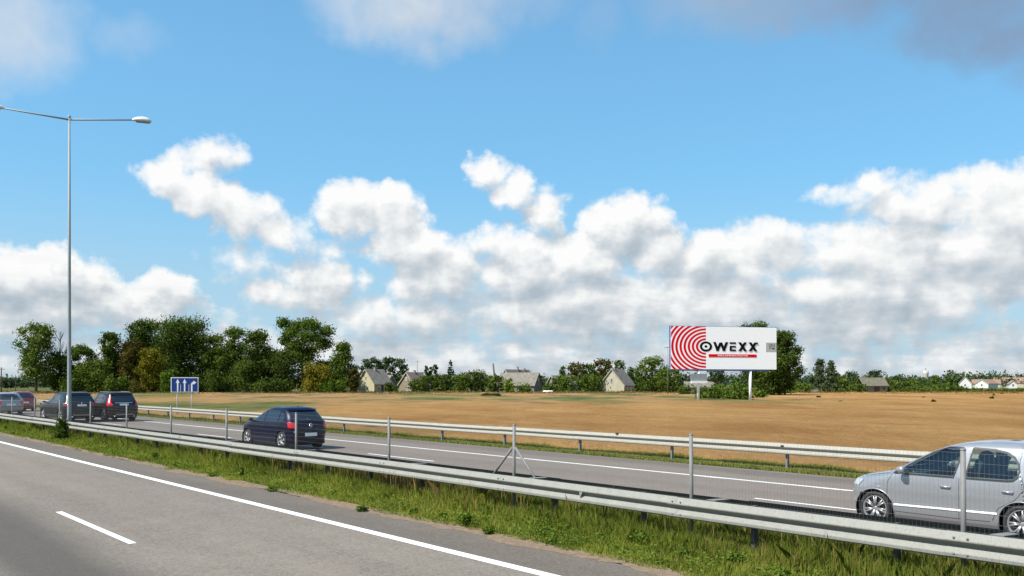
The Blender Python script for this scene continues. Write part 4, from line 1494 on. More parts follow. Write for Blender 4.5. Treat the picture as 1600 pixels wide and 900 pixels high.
def window(parent, c, nrm, w_, h_, frame_m):
    """c centre on the wall, nrm unit outward normal (local)"""
    t = Vector((-nrm.y, nrm.x, 0))
    rot = Matrix(((t.x, nrm.x, 0), (t.y, nrm.y, 0), (0, 0, 1)))
    b = MB()
    th = .10
    for (dx, dz, sx, sz) in ((0, h_ / 2, w_ + th, th), (0, -h_ / 2, w_ + th, th), (-w_ / 2, 0, th, h_ - th), (w_ / 2, 0, th, h_ - th), (0, 0, .06, h_ - th)):
        b.box(Vector(c) + t * dx + Vector((0, 0, dz)) + nrm * .03, (sx, .08, sz), rot)
    f = b.build('window', frame_m, parent)
    MB().box(Vector(c) + nrm * .01, (w_ - .02, .03, h_ - .02), rot).build('pane', M['house_glass'], f)


def house(name, label, cat, px, Z, yaw, wg, L, eave, ridge, wallm, roofm, gable_w=(), side_w=(), chim=(), over=.35, door=None, group=None, boards=None):
    """ridge runs along local y; local -y gable faces the viewer turned by yaw (deg, + = gable turned to the left)"""
    a = math.radians(yaw)
    p = gp(px, Z)
    root = empty(name, p, -TH - a, label, cat, group)
    hw = wg / 2
    b = MB()
    V = [(-hw, 0, -.2), (hw, 0, -.2), (hw, 0, eave), (0, 0, ridge), (-hw, 0, eave), (-hw, L, -.2), (hw, L, -.2), (hw, L, eave), (0, L, ridge), (-hw, L, eave)]
    b.add(V, [(0, 1, 2, 3, 4), (6, 5, 9, 8, 7), (1, 6, 7, 2), (5, 0, 4, 9)])
    b.build('wall', wallm, root)
    sl = (ridge - eave) / hw
    t = .16
    for sg in (1, -1):
        x1 = sg * (hw + over)
        z1 = eave - over * sl
        V = []
        for y in (-over, L + over):
            V += [(sg * .0, y, ridge + .02), (x1, y, z1 + .02), (x1, y, z1 + .02 + t), (0, y, ridge + .02 + t)]
        b = MB().add(V, [(0, 1, 2, 3), (7, 6, 5, 4), (0, 4, 5, 1), (1, 5, 6, 2), (2, 6, 7, 3), (3, 7, 4, 0)])
        b.build('roof', roofm, root)
        b = MB().add([(0, -over - .03, ridge - .12), (x1, -over - .03, z1 - .12), (x1, -over - .03, z1 + .15), (0, -over - .03, ridge + .17),
                      (0, -over + .02, ridge - .12), (x1, -over + .02, z1 - .12), (x1, -over + .02, z1 + .15), (0, -over + .02, ridge + .17)],
                     [(0, 1, 2, 3), (7, 6, 5, 4), (0, 4, 5, 1), (1, 5, 6, 2), (2, 6, 7, 3), (3, 7, 4, 0)])
        b.build('bargeboard', boards or M['wall_beige'], root)
    for (x, z, w_, h_) in gable_w:
        window(root, (x, 0, z), Vector((0, -1, 0)), w_, h_, M['frame_white'])
    for (y, z, w_, h_, sg) in side_w:
        window(root, (sg * hw, y, z), Vector((sg, 0, 0)), w_, h_, M['frame_white'])
    if door:
        y, sg = door
        MB().box((sg * (hw + .03), y, 1.0), (.06, .95, 2.0)).build('door', M['wood_dark'], root)
    for (x, y, hh) in chim:
        zb = ridge - abs(x) * sl
        MB().box((x, y, zb + hh / 2 - .2), (.55, .55, hh + .4)).box((x, y, zb + hh + .05), (.68, .68, .12)).build('chimney', M['brick_chim'], root)
    return root


ZH = 250
house('gabled_house', 'pale yellow gabled house with grey roof, leftmost house beyond the field', 'house', 571.5, ZH, 36, 6.6, 6.8, 2.5, 6.4, M['wall_yellow'], M['roof_grey'],
      gable_w=((.5, 1.15, 1.1, 1.1), (0, 4.0, .6, .9)), side_w=((1.8, 1.2, .9, 1.1, 1), (4.6, 1.2, .9, 1.1, 1)), chim=((.2, 3.4, .7),), door=(3.2, 1))
house('gabled_house', 'small brownish gabled house right of the pale yellow one, behind a bush', 'house', 635.5, ZH + 4, 38, 6.4, 6.0, 2.2, 5.6, M['wall_brown'], M['roof_brown'],
      gable_w=((-.2, 3.8, .7, .8), (.6, 1.15, .8, 1.1), (1.8, 1.15, .8, 1.1)), side_w=((2., 1.2, .9, 1., 1),), chim=((.1, 3.0, .7),))
house('shed', 'low grey roofed shed showing between the two leftmost gabled houses', 'shed', 611, ZH + 40, -60, 6, 9, 2.2, 5.1, M['wall_grey'], M['roof_grey'], chim=((0, 3, .8),))
house('long_house', 'long grey roofed house with dark right gable, behind the lime green bush', 'house', 841, ZH - 2, -62, 5.2, 11.5, 2.2, 5.4, M['wall_grey'], M['roof_grey'],
      side_w=(), gable_w=((0, 3.6, .5, .6),), boards=M['wood_dark'])
house('gabled_house', 'white gabled house with chimney, its roof just above the long grey roofed house', 'house', 790, ZH + 45, 40, 6.5, 12, 3.2, 7.0, M['wall_white'], M['roof_brown'], chim=((.1, 6.0, 1.1), (.1, 9.6, .6)))
house('shed', 'grey roofed shed directly right of the long grey roofed house', 'shed', 862, ZH + 40, 55, 5.5, 9, 2.3, 5.0, M['wall_grey'], M['roof_grey'])
house('gabled_house', 'cream gabled house with a single gable window, standing alone beside the field', 'house', 956, ZH, 30, 7.4, 7.8, 2.1, 6.5, M['wall_beige'], M['roof_grey'],
      gable_w=((-.1, 3.3, .62, 1.35),), side_w=((2.2, 1.1, .8, .9, 1), (4.8, 1.1, .8, .9, 1)), chim=((.05, 1.6, .35),), over=.28)
def barn():
    p = gp(1368, 245)
    root = empty('barn', p, -TH + .05, 'grey weathered barn with long mossy roof at the right of the field', 'barn')
    W = 41 / pxm(245)
    MB().box((0, 2.5, .95), (W * .93, 5, 2.3)).build('wall', M['wall_grey'], root)
    z0, z1 = 1.75, 4.0
    for sg in (-1, 1):
        ye = 2.5 + sg * 3.1
        V = [(-W / 2, ye, z0), (W / 2, ye, z0), (W / 2, 2.5, z1), (-W / 2, 2.5, z1), (-W / 2, ye, z0 + .16), (W / 2, ye, z0 + .16), (W / 2, 2.5, z1 + .16), (-W / 2, 2.5, z1 + .16)]
        MB().add(V, [(3, 2, 1, 0), (4, 5, 6, 7), (0, 1, 5, 4), (2, 3, 7, 6), (1, 2, 6, 5), (3, 0, 4, 7)]).build('roof', m_roof('roof_moss', (.10, .095, .06), (.19, .17, .12)), root)
    MB().box((.4, -.03, .9), (1.5, .08, 1.9)).build('door', M['wood_dark'], root)
    for x in (-2.4, 2.4):
        MB().box((x, -.03, 1.2), (.6, .06, .7)).build('window', M['wood_dark'], root)
barn()
house('outbuilding', 'low pale roofed outbuilding behind the billboard posts and bushes', 'outbuilding', 1140, 216, -82, 4.5, 10.5, 1.7, 2.85, M['wall_grey'], M['roof_grey'])
far_h = [(1508, 470, 30, 6, 8, 2.6, 6.0, 'wall_white', 'roof_brown', 'white gabled house among trees, leftmost of the far right village'),
         (1534, 480, 55, 7, 10, 2.4, 4.6, 'wall_white', 'roof_red', 'white house with orange roof between dark trees at the far right'),
         (1562, 500, -70, 7, 14, 2.4, 4.6, 'wall_beige', 'roof_red', 'house with long dull orange roof, between the two white houses at far right'),
         (1583, 470, 20, 4, 6, 2.2, 4.0, 'wall_white', 'roof_red', 'small bright white house near the right edge on the horizon'),
         (1600, 540, -60, 8, 16, 2.8, 6.0, 'wall_beige', 'roof_red', 'reddish roofed house cut by the right edge, farthest of the village')]
for (px, Z, yw, wg, L, e, r, wm, rm, lb) in far_h:
    house('village_house', lb, 'house', px, Z, yw, wg, L, e, r, M[wm], M[rm], side_w=((2, 1.5, .9, 1.1, 1), (5, 1.5, .9, 1.1, 1)), gable_w=((0, 1.6, .9, 1.1),), over=.3)

def tower():
    Z = 700
    root = empty('tower', gp(1446.5, Z), -TH, 'slim pale tower on the horizon above the trees at the right', 'tower')
    h1 = hz_at(579, Z)
    MB().lathe([(-.5, 2.6), (h1 * .30, 2.4), (h1 * .72, 1.9), (h1 * .76, 2.1), (h1 * .97, 2.0), (h1, 1.2), (h1, 0)], 20, 'z').build('shaft', simple('tower_plaster', (.55, .50, .46), .8), root)
    MB().tube([(0, 0, h1), (0, 0, h1 + 2)], .2, 6).build('mast', M['wood_dark'], root)
tower()

def pole(px, ytop, Z, lean, label, m, r=.12, name='utility_pole', cat='utility pole', arm=True):
    h = hz_at(ytop, Z)
    root = empty(name, gp(px, Z), -TH, label, cat)
    MB().tube([(0, 0, -.2), (lean * h * .5, 0, h * .5), (lean * h, 0, h)], [r, r * .85, r * .7], 8).build('shaft', m, root)
    if arm:
        MB().box((lean * h, 0, h - .4), (1.5, .12, .12)).build('crossarm', m, root)
        for x in (-.6, 0, .6):
            MB().lathe([(0, .05), (.08, .06), (.16, .03), (.16, 0)], 6, 'z', (lean * h + x, 0, h - .34)).build('insulator', M['white'], root)
pole(1043.5, 540, 200, 0, 'thin grey pole standing just left of the billboard', M['galv_post'], .09)
pole(652, 563, 300, 0, 'pale pole in front of the far poplars', M['bark_pale'], .14)
pole(24, 585, 240, 0, 'thin pole near the small round tree at the far left', M['wood_dark'], .08, arm=False)
pole(2, 574, 200, 0, 'dark pole at the very left edge of the photo', M['wood_dark'], .16)

# ---------------------------------------------------------------- trees
def tubes_np(paths, n=6):
    mb = MB()
    for pts, rad in paths:
        mb.tube(pts, rad, n, cap=False)
    return mb


def leaf_cloud(centres, radii, count, size, shell=.55, seed=0, squash=1.):
    """leaf quads spread through a set of clump volumes"""
    r_ = np.random.default_rng(seed)
    C_ = np.asarray(centres, float); Rr = np.asarray(radii, float)
    vol = (Rr[:, 0] * Rr[:, 2]) + 1e-6
    which = r_.choice(len(C_), count, p=vol / vol.sum())
    d = r_.normal(size=(count, 3)); d /= np.linalg.norm(d, axis=1)[:, None]
    rad = (shell + (1 - shell) * r_.random(count)) * (1 + .12 * r_.normal(size=count))
    # break the shell up with a lumpy factor
    lum = 1 + .16 * np.sin(d[:, 0] * 7 + which * 1.7) * np.cos(d[:, 2] * 6 + which) + .10 * np.sin(d[:, 1] * 11 + which * 2.3)
    p = C_[which] + d * Rr[which] * (rad * lum)[:, None]
    nrm = d + .75 * r_.normal(size=(count, 3)); nrm /= np.linalg.norm(nrm, axis=1)[:, None]
    a = np.cross(nrm, r_.normal(size=(count, 3))); a /= np.linalg.norm(a, axis=1)[:, None] + 1e-9
    b = np.cross(nrm, a)
    s = size * (.6 + .8 * r_.random(count))[:, None]
    big = r_.random(count) < .10
    s[big] *= 2.2
    p[big] = (C_[which] + d * Rr[which] * (r_.random(count) * .5)[:, None])[big]
    V = np.stack([p - a * s * .60, p - b * s * .46, p + a * s * .62, p + b * s * .48], 1).reshape(-1, 3)
    Fc = np.arange(count * 4).reshape(-1, 4)
    clump = r_.random(len(C_))[which]
    tint = np.clip(.45 * clump + .55 * r_.random(count), 0, 1)
    return V, Fc, np.repeat(tint, 4)


TREES = 0
def tree(px, ytop, wpx, label, leaf='leaf_green', Z=240., ybase=None, kind='round', trunk_frac=.22, dens=1., bark='bark', name='leafy_tree', cat='tree', seed=None, lsize=None, group=None):
    global TREES
    TREES += 1
    sd_ = seed if seed is not None else 100 + TREES
    r_ = np.random.default_rng(sd_)
    H = hz_at(ytop, Z); W = wpx / pxm(Z) * (1.14 if px < 560 and kind != 'shrub' else 1.05)
    p = gp(px, Z)
    root = empty(name, p, float(r_.uniform(0, 6.28)), label, cat, group)
    cs = []; rs = []; paths = []
    t0 = H * trunk_frac
    tr = max(.10, H * .018)
    if kind == 'spruce':
        paths.append(([(0, 0, -.3), (0, 0, H * .5), (0, 0, H * .97)], [tr, tr * .6, .03]))
        nt = 13
        for i in range(nt):
            t = i / (nt - 1)
            z = H * (.12 + .84 * t); rr = W / 2 * (1 - t) ** .85 + .12
            k = max(3, int(9 * (1 - t)) + 2)
            for j in range(k):
                a = 6.283 * j / k + r_.uniform(-.3, .3)
                q = rr * .62 * r_.uniform(.8, 1.15)
                cs.append((q * math.cos(a), q * math.sin(a), z - .12 * rr)); rs.append((rr * .42 + .1, rr * .42 + .1, H * .030 + .1))
    elif kind == 'shrub':
        k = 9
        for j in range(k):
            a = r_.uniform(0, 6.283); q = W / 2 * math.sqrt(r_.random()) * .72
            hh = H * r_.uniform(.55, 1.0) * (1 - .35 * (q / (W / 2)) ** 2)
            rr = W * r_.uniform(.16, .26)
            top = hh - min(rr, hh * .5)
            cs.append((q * math.cos(a), q * math.sin(a), top)); rs.append((rr, rr, min(rr, hh * .5)))
            cs.append((q * math.cos(a), q * math.sin(a), top * .45)); rs.append((rr * 1.05, rr * 1.05, hh * .36))
            paths.append(([(0, 0, -.1), (q * .5 * math.cos(a), q * .5 * math.sin(a), top * .5), (q * math.cos(a), q * math.sin(a), top)], [.08, .06, .03]))
    else:
        k = {'round': 22, 'airy': 18, 'tall': 26, 'cone': 24, 'open': 14}[kind]
        paths.append(([(0, 0, -.3), (W * .01, 0, t0), (W * .03 * r_.normal(), W * .03 * r_.normal(), H * .55), (W * .04 * r_.normal(), 0, H * .86)], [tr * 1.25, tr, tr * .6, tr * .2]))
        for j in range(k):
            t = (j + .5) / k
            z = t0 + (H - t0) * (t ** .9)
            if kind == 'cone':
                env = max(.12, 1.05 * (1 - t) ** .7)
            elif kind == 'tall':
                env = (.55 + .5 * math.sin(math.pi * min(1, t * 1.05))) * (1 if t < .75 else (1 - t) / .25 * .6 + .4)
            elif kind == 'airy':
                env = .45 + .65 * math.sin(math.pi * (t ** 1.3))
            else:
                env = .42 + .62 * math.sin(math.pi * (t ** .85))
            a = j * 2.4 + r_.uniform(-.5, .5)
            q = W / 2 * env * r_.uniform(.35, .85)
            rr = W * r_.uniform(.16, .25) * (1.0 if kind not in ('airy', 'open') else .82)
            c_ = (q * math.cos(a), q * math.sin(a), min(z, H - rr * .75))
            cs.append(c_); rs.append((rr, rr, rr * r_.uniform(.62, .9)))
            if j % 2 == 0:
                zb = t0 + (c_[2] - t0) * .45
                paths.append(([(0, 0, zb), (c_[0] * .5, c_[1] * .5, zb + (c_[2] - zb) * .6), c_], [tr * .42, tr * .28, tr * .1]))
        if kind in ('round', 'tall', 'cone'):
            for t in (.18, .38, .6):
                cs.append((0, 0, t0 + (H - t0) * t)); rs.append((W * .34, W * .34, (H - t0) * .22))
    ls = lsize or max(.30, 2.1 / pxm(Z))
    proj = W * H * .75
    count = int(dens * proj / (ls * ls) * (7.5 if px < 560 or 1150 < px < 1240 else 5.2))
    count = max(300, min(count, 26000))
    V, Fc, ti = leaf_cloud(cs, rs, count, ls, .45 if kind != 'spruce' else .2, sd_)
    low = V.reshape(-1, 4, 3)[:, :, 2].min(1) > (.05 if kind != 'shrub' else -.3)
    Fc = Fc[low]
    link('crown', np_mesh('crown', V, Fc, M[leaf], tint=ti), root)
    tubes_np(paths).build('trunk', M[bark], root)
    return root


T_ = tree
# left wood
T_(56, 503, 60, 'round-headed green tree standing alone, leftmost large tree', 'leaf_green', 232, kind='round', trunk_frac=.20, dens=.8)
T_(124, 538, 52, 'loose green tree just right of the lamp pole', 'leaf_green', 236, kind='open', trunk_frac=.22, dens=.9)
T_(92, 552, 46, 'dark bushy tree left of the lamp pole beneath the bare tree', 'leaf_dark', 238, kind='round', trunk_frac=.1)
T_(172, 517, 46, 'dark green pointed tree left of the rust-coloured tree', 'leaf_dark', 240, kind='tall', trunk_frac=.12)
T_(205, 530, 48, 'rust-brown leaved tree in the left wood', 'leaf_rust', 238, kind='round', trunk_frac=.1)
T_(226, 497, 60, 'tall dark tree behind the rust-brown and yellow trees', 'leaf_dark', 252, kind='round', trunk_frac=.2)
T_(283, 493, 96, 'largest dark green tree, tallest and broadest of the left wood', 'leaf_dark', 246, kind='round', trunk_frac=.1, dens=1.1)
T_(325, 520, 56, 'dark green tree forming the right shoulder of the tallest tree', 'leaf_dark', 244, kind='round', trunk_frac=.1)
T_(237, 543, 48, 'yellow-leaved autumn tree in the left wood', 'leaf_yellow', 232, kind='round', trunk_frac=.08)
T_(268, 568, 36, 'light green bush directly above the blue lane sign', 'leaf_bright', 228, kind='shrub', name='leafy_shrub', cat='shrub')
T_(216, 588, 36, 'brown dying bush at the foot of the left wood', 'leaf_rust', 224, kind='shrub', name='leafy_shrub', cat='shrub')
T_(366, 509, 50, 'tall green tree with an open crown right of the gap in the wood', 'leaf_green', 242, kind='tall', trunk_frac=.12)
T_(402, 514, 54, 'dark green tree left of the high airy poplar', 'leaf_dark', 240, kind='round', trunk_frac=.1)
T_(472, 495, 84, 'high airy tree with a flat spreading crown, right part of the left wood', 'leaf_green', 248, kind='airy', trunk_frac=.42, dens=1.)
T_(445, 545, 62, 'dense dark tree under the high airy tree', 'leaf_dark', 240, kind='round', trunk_frac=.06)
T_(535, 534, 48, 'bright green conical tree at the right end of the left wood', 'leaf_green', 236, kind='cone', trunk_frac=.05, dens=1.2)
T_(494, 566, 56, 'olive-yellow rounded tree below the high airy tree', 'leaf_yellow', 232, kind='round', trunk_frac=.03)
T_(553, 575, 22, 'small rust-tinged tree touching the pale yellow house', 'leaf_rust', 234, kind='tall', trunk_frac=.05)
T_(385, 560, 60, 'dark bushy tree filling the middle of the left wood', 'leaf_dark', 236, kind='round', trunk_frac=.03)
T_(150, 560, 50, 'mid green bushy tree behind the black SUV', 'leaf_green', 232, kind='round', trunk_frac=.03)
T_(178, 572, 44, 'low green bushy tree behind the maroon SUV', 'leaf_green', 230, kind='shrub', name='leafy_shrub', cat='shrub')
T_(340, 575, 50, 'low dark bush behind and right of the blue lane sign', 'leaf_dark', 232, kind='shrub', name='leafy_shrub', cat='shrub')
T_(425, 580, 60, 'low dark bush above the navy hatchback', 'leaf_dark', 230, kind='shrub', name='leafy_shrub', cat='shrub')
T_(300, 580, 50, 'low dark bush directly right of the lane sign panel', 'leaf_dark', 231, kind='shrub', name='leafy_shrub', cat='shrub')
T_(520, 585, 40, 'low green bush at the foot of the bright conical tree', 'leaf_bright', 230, kind='shrub', name='leafy_shrub', cat='shrub')
T_(112, 582, 40, 'low green bush at the foot of the lamp pole wood', 'leaf_green', 230, kind='shrub', name='leafy_shrub', cat='shrub')
T_(12, 589, 22, 'small round tree far off at the left edge', 'leaf_grey', 420, kind='round', trunk_frac=.1, lsize=.7)
T_(38, 595, 15, 'tiny distant tree between the small round tree and the leftmost large tree', 'leaf_grey', 450, kind='round', trunk_frac=.05, lsize=.7)
T_(130, 566, 54, 'dull green tree low behind the lamp pole', 'leaf_green', 244, kind='round', trunk_frac=.03)
T_(350, 540, 60, 'dark tree filling the gap right of the tallest tree', 'leaf_dark', 250, kind='round', trunk_frac=.03)
T_(255, 530, 70, 'dark tree in the heart of the left wood above the yellow one', 'leaf_dark', 256, kind='round', trunk_frac=.05)
T_(190, 550, 60, 'dark green tree under the pointed and rust-brown trees', 'leaf_dark', 248, kind='round', trunk_frac=.03)
T_(418, 545, 60, 'dark tree right of the middle of the left wood', 'leaf_dark', 252, kind='round', trunk_frac=.03)
T_(508, 560, 50, 'green tree between the high airy tree and the bright conical one', 'leaf_green', 250, kind='round', trunk_frac=.03)
# bare tree
def bare():
    Z = 240; H = hz_at(517, Z)
    root = empty('bare_tree', gp(93, Z), 0, 'leafless grey tree rising beside the lamp pole', 'tree')
    r_ = random.Random(5)
    paths = [([(0, 0, -.2), (.2, 0, H * .4), (.1, .1, H * .7), (.5, 0, H)], [.22, .16, .10, .03])]
    for i in range(16):
        z = H * (.35 + .5 * r_.random()); a = r_.uniform(0, 6.28); l = r_.uniform(1.2, 3.2)
        p1 = (l * .5 * math.cos(a), l * .3 * math.sin(a), z + l * .9); p2 = (l * .75 * math.cos(a), l * .5 * math.sin(a), min(H * .98, z + l * 1.9))
        paths.append(([(.1, 0, z), p1, p2], [.10, .07, .03]))
    tubes_np(paths, 5).build('trunk', M['bark_dry'], root)
bare()
# behind the houses
T_(578, 558, 40, 'grey-green poplar behind the pale yellow house', 'leaf_grey', 330, kind='airy', trunk_frac=.15, lsize=.6, dens=1.2)
T_(616, 557, 46, 'wide grey-green poplar behind the gap between the gabled houses', 'leaf_grey', 335, kind='airy', trunk_frac=.15, lsize=.6, dens=1.2)
T_(596, 566, 32, 'grey-green poplar between the two wider ones', 'leaf_grey', 338, kind='airy', trunk_frac=.1, lsize=.6)
T_(612, 592, 23, 'dark bush between the two leftmost gabled houses', 'leaf_dark', 243, kind='shrub', name='leafy_shrub', cat='shrub')
T_(669, 572, 18, 'thin greyish tree left of the spruce, first of a pair', 'leaf_grey', 300, kind='open', trunk_frac=.2, lsize=.5)
T_(679, 570, 16, 'thin greyish tree left of the spruce, nearer it', 'leaf_grey', 300, kind='open', trunk_frac=.2, lsize=.5)
T_(704, 561, 24, 'dark pointed spruce standing above the garden bushes', 'leaf_spruce', 262, kind='spruce', name='spruce_tree')
T_(664, 585, 38, 'green garden bush right of the brownish gabled house', 'leaf_dark', 248, kind='round', trunk_frac=.0)
T_(690, 583, 36, 'dark garden tree at the foot of the spruce', 'leaf_dark', 249, kind='round', trunk_frac=.0)
T_(720, 583, 40, 'rounded green garden tree right of the spruce', 'leaf_green', 246, kind='round', trunk_frac=.0)
T_(745, 577, 46, 'broad rounded garden tree midway between spruce and lime green bush', 'leaf_dark', 250, kind='round', trunk_frac=.0)
T_(774, 585, 38, 'dark garden tree just left of the lime green bush', 'leaf_dark', 246, kind='round', trunk_frac=.0)
T_(795, 588, 26, 'lime green bush in front of the long grey roofed house', 'leaf_lime', 242, kind='shrub', name='leafy_shrub', cat='shrub')
T_(818, 594, 30, 'dark green bush against the wall of the long grey roofed house', 'leaf_green', 243, kind='shrub', name='leafy_shrub', cat='shrub')
pole(775, 568, 262, -.10, 'dark leaning broken trunk sticking up above the garden trees', M['wood_dark'], .30, 'dead_trunk', 'dead tree', arm=False)
# between long house and cream house
T_(858, 596, 26, 'low dark bush right of the long grey roofed house', 'leaf_dark', 244, kind='shrub', name='leafy_shrub', cat='shrub')
T_(879, 572, 17, 'narrow dark tree above the bushes right of the long house', 'leaf_dark', 262, kind='cone', trunk_frac=.05)
T_(886, 584, 42, 'dark green bush left of the cream house, farther one', 'leaf_green', 246, kind='round', trunk_frac=.0)
T_(918, 584, 42, 'dark green bush touching the cream house gable', 'leaf_green', 246, kind='round', trunk_frac=.0)
T_(901, 565, 38, 'dull dark tree behind the bushes, leftmost of the brownish row', 'leaf_rust', 330, kind='round', trunk_frac=.0, lsize=.55)
T_(922, 567, 34, 'dull green tree in the middle of the brownish row', 'leaf_dark', 335, kind='round', trunk_frac=.0, lsize=.55)
T_(945, 559, 40, 'tallest brownish tree directly behind the cream house roof', 'leaf_rust', 330, kind='round', trunk_frac=.0, lsize=.55)
T_(966, 562, 26, 'dark green tree behind the right end of the cream house roof', 'leaf_dark', 332, kind='round', trunk_frac=.0, lsize=.55)
T_(990, 573, 30, 'dark tree just right of the cream house', 'leaf_dark', 270, kind='round', trunk_frac=.0)
T_(1018, 555, 52, 'large green willow-like tree between the cream house and the billboard', 'leaf_green', 244, kind='round', trunk_frac=.0, dens=1.2)
T_(1045, 572, 46, 'broad green tree at the left edge of the billboard', 'leaf_green', 240, kind='round', trunk_frac=.0)
T_(1008, 588, 42, 'low green tree beside the cream house wall', 'leaf_dark', 242, kind='shrub', name='leafy_shrub', cat='shrub')
T_(1072, 592, 34, 'low green bush below the left end of the billboard', 'leaf_green', 240, kind='shrub', name='leafy_shrub', cat='shrub')
# behind and beside the billboard
T_(1182, 501, 76, 'tall dark oak whose top shows above the billboard', 'leaf_dark', 190, kind='round', trunk_frac=.18, dens=1.1)
T_(1226, 516, 54, 'dark oak branching out right of the billboard', 'leaf_dark', 186, kind='round', trunk_frac=.12, dens=1.3)
T_(1208, 526, 50, 'dark oak crown joining the tall and the branching oak', 'leaf_dark', 192, kind='round', trunk_frac=.1, dens=1.2)
T_(1202, 545, 66, 'dense dark lower tree under the oaks beside the billboard post', 'leaf_dark', 184, kind='round', trunk_frac=.02)
T_(1120, 560, 36, 'green tree seen under the middle of the billboard', 'leaf_grey', 215, kind='airy', trunk_frac=.3)
T_(1078, 594, 40, 'dark low bush hiding the pale roofed outbuilding left of the billboard post', 'leaf_dark', 200, kind='shrub', name='leafy_shrub', cat='shrub')
T_(1110, 592, 46, 'bright leafy bush right of the left billboard post', 'leaf_bright', 136, kind='shrub', name='leafy_shrub', cat='shrub')
T_(1140, 586, 58, 'yellowish green bush between the billboard posts', 'leaf_bright', 140, kind='shrub', name='leafy_shrub', cat='shrub')
T_(1161, 596, 34, 'green bush touching the right billboard post', 'leaf_green', 134, kind='shrub', name='leafy_shrub', cat='shrub')
T_(1186, 605, 26, 'low green bush just right of the right billboard post', 'leaf_bright', 150, kind='shrub', name='leafy_shrub', cat='shrub')
T_(1222, 596, 42, 'olive green bush below the oak right of the billboard', 'leaf_bright', 212, kind='shrub', name='leafy_shrub', cat='shrub')
T_(1252, 590, 34, 'low bush left of the pale-trunked birches', 'leaf_green', 235, kind='shrub', name='leafy_shrub', cat='shrub')
# right
T_(1281, 560, 28, 'green birch, left one of the pale-trunked pair', 'leaf_grey', 240, kind='cone', trunk_frac=.08, bark='bark_pale', dens=1.3)
T_(1298, 563, 30, 'green birch, right one of the pale-trunked pair', 'leaf_grey', 238, kind='cone', trunk_frac=.10, bark='bark_pale', dens=1.2)
T_(1327, 579, 32, 'grey-green round tree left of the barn', 'leaf_grey', 262, kind='round', trunk_frac=.0)
T_(1336, 592, 34, 'low green bush against the left end of the barn', 'leaf_green', 244, kind='shrub', name='leafy_shrub', cat='shrub')
T_(1368, 577, 32, 'grey-green tree rising behind the barn roof', 'leaf_grey', 300, kind='round', trunk_frac=.0, lsize=.5)
T_(1401, 585, 24, 'brownish green tree just right of the barn', 'leaf_grey', 260, kind='round', trunk_frac=.0)
T_(1420, 590, 28, 'dark green bushy tree left of the pale tower', 'leaf_green', 262, kind='round', trunk_frac=.0)
T_(1438, 592, 20, 'small dark tree directly below the pale tower', 'leaf_dark', 280, kind='round', trunk_frac=.0)
T_(1461, 586, 20, 'green pointed tree just right of the pale tower', 'leaf_green', 262, kind='cone', trunk_frac=.0)
T_(1484, 590, 24, 'dark rounded tree left of the village houses', 'leaf_dark', 290, kind='round', trunk_frac=.0)
T_(1500, 600, 34, 'low green bush in front of the leftmost village house', 'leaf_green', 262, kind='shrub', name='leafy_shrub', cat='shrub')
T_(1549, 604, 18, 'dark bush between the orange roofed village houses', 'leaf_dark', 270, kind='shrub', name='leafy_shrub', cat='shrub')
T_(1570, 606, 22, 'low dark bush under the long dull orange roof', 'leaf_dark', 272, kind='shrub', name='leafy_shrub', cat='shrub')
T_(1594, 604, 22, 'dark bush at the right edge of the photo on the horizon', 'leaf_dark', 265, kind='shrub', name='leafy_shrub', cat='shrub')
T_(1559, 593, 8, 'small pointed tree behind the village roofs', 'leaf_dark', 520, kind='cone', trunk_frac=.0, lsize=.8)
for i, (px, wp, yt) in enumerate(((1385, 30, 603), (1412, 34, 602), (1445, 34, 603), (1473, 30, 603), (1310, 36, 602), (1525, 26, 607))):
    T_(px, yt, wp, ['low hedge bush at the right end of the barn', 'low hedge bush between the barn and the pale tower', 'low hedge bush below the pale tower', 'low hedge bush right of the pale tower',
                    'low hedge bush at the foot of the birches', 'low hedge bush before the white and orange village house'][i], 'leaf_green', 248, kind='shrub', name='hedge_bush', cat='shrub', group='hedge bushes along the far field edge')
for px, yt, wp, lf, lb in ((1238, 598, 40, 'leaf_green', 'dense low tree under the right branches of the oak'), (1262, 600, 34, 'leaf_dark', 'dark low tree behind the small grey frame'),
                           (1312, 586, 36, 'leaf_green', 'green tree between the birches and the grey-green round tree'), (1345, 588, 34, 'leaf_dark', 'dark green tree behind the left end of the barn'),
                           (1392, 592, 34, 'leaf_green', 'low broad tree behind the right end of the barn'), (1432, 598, 44, 'leaf_green', 'low broad tree left below the pale tower'),
                           (1474, 597, 34, 'leaf_green', 'low broad tree between the pointed tree and the dark rounded one'), (1494, 601, 36, 'leaf_dark', 'low dark tree before the leftmost village house'),
                           (1518, 605, 34, 'leaf_dark', 'low dark tree covering the foot of the white and orange village house'), (1582, 607, 28, 'leaf_dark', 'low dark tree before the small bright white house'),
                           (1035, 590, 44, 'leaf_dark', 'low dark tree between the willow-like tree and the billboard'), (1090, 596, 40, 'leaf_dark', 'low dark tree behind the left billboard post'),
                           (932, 588, 40, 'leaf_dark', 'low dark tree behind the left eave of the cream house'), (870, 588, 34, 'leaf_dark', 'low dark tree left of the two dark green bushes by the cream house'),
                           (650, 592, 30, 'leaf_dark', 'low dark tree against the right side of the brownish gabled house')):
    T_(px, yt, wp, lb, lf, 252, kind='round', trunk_frac=.0)
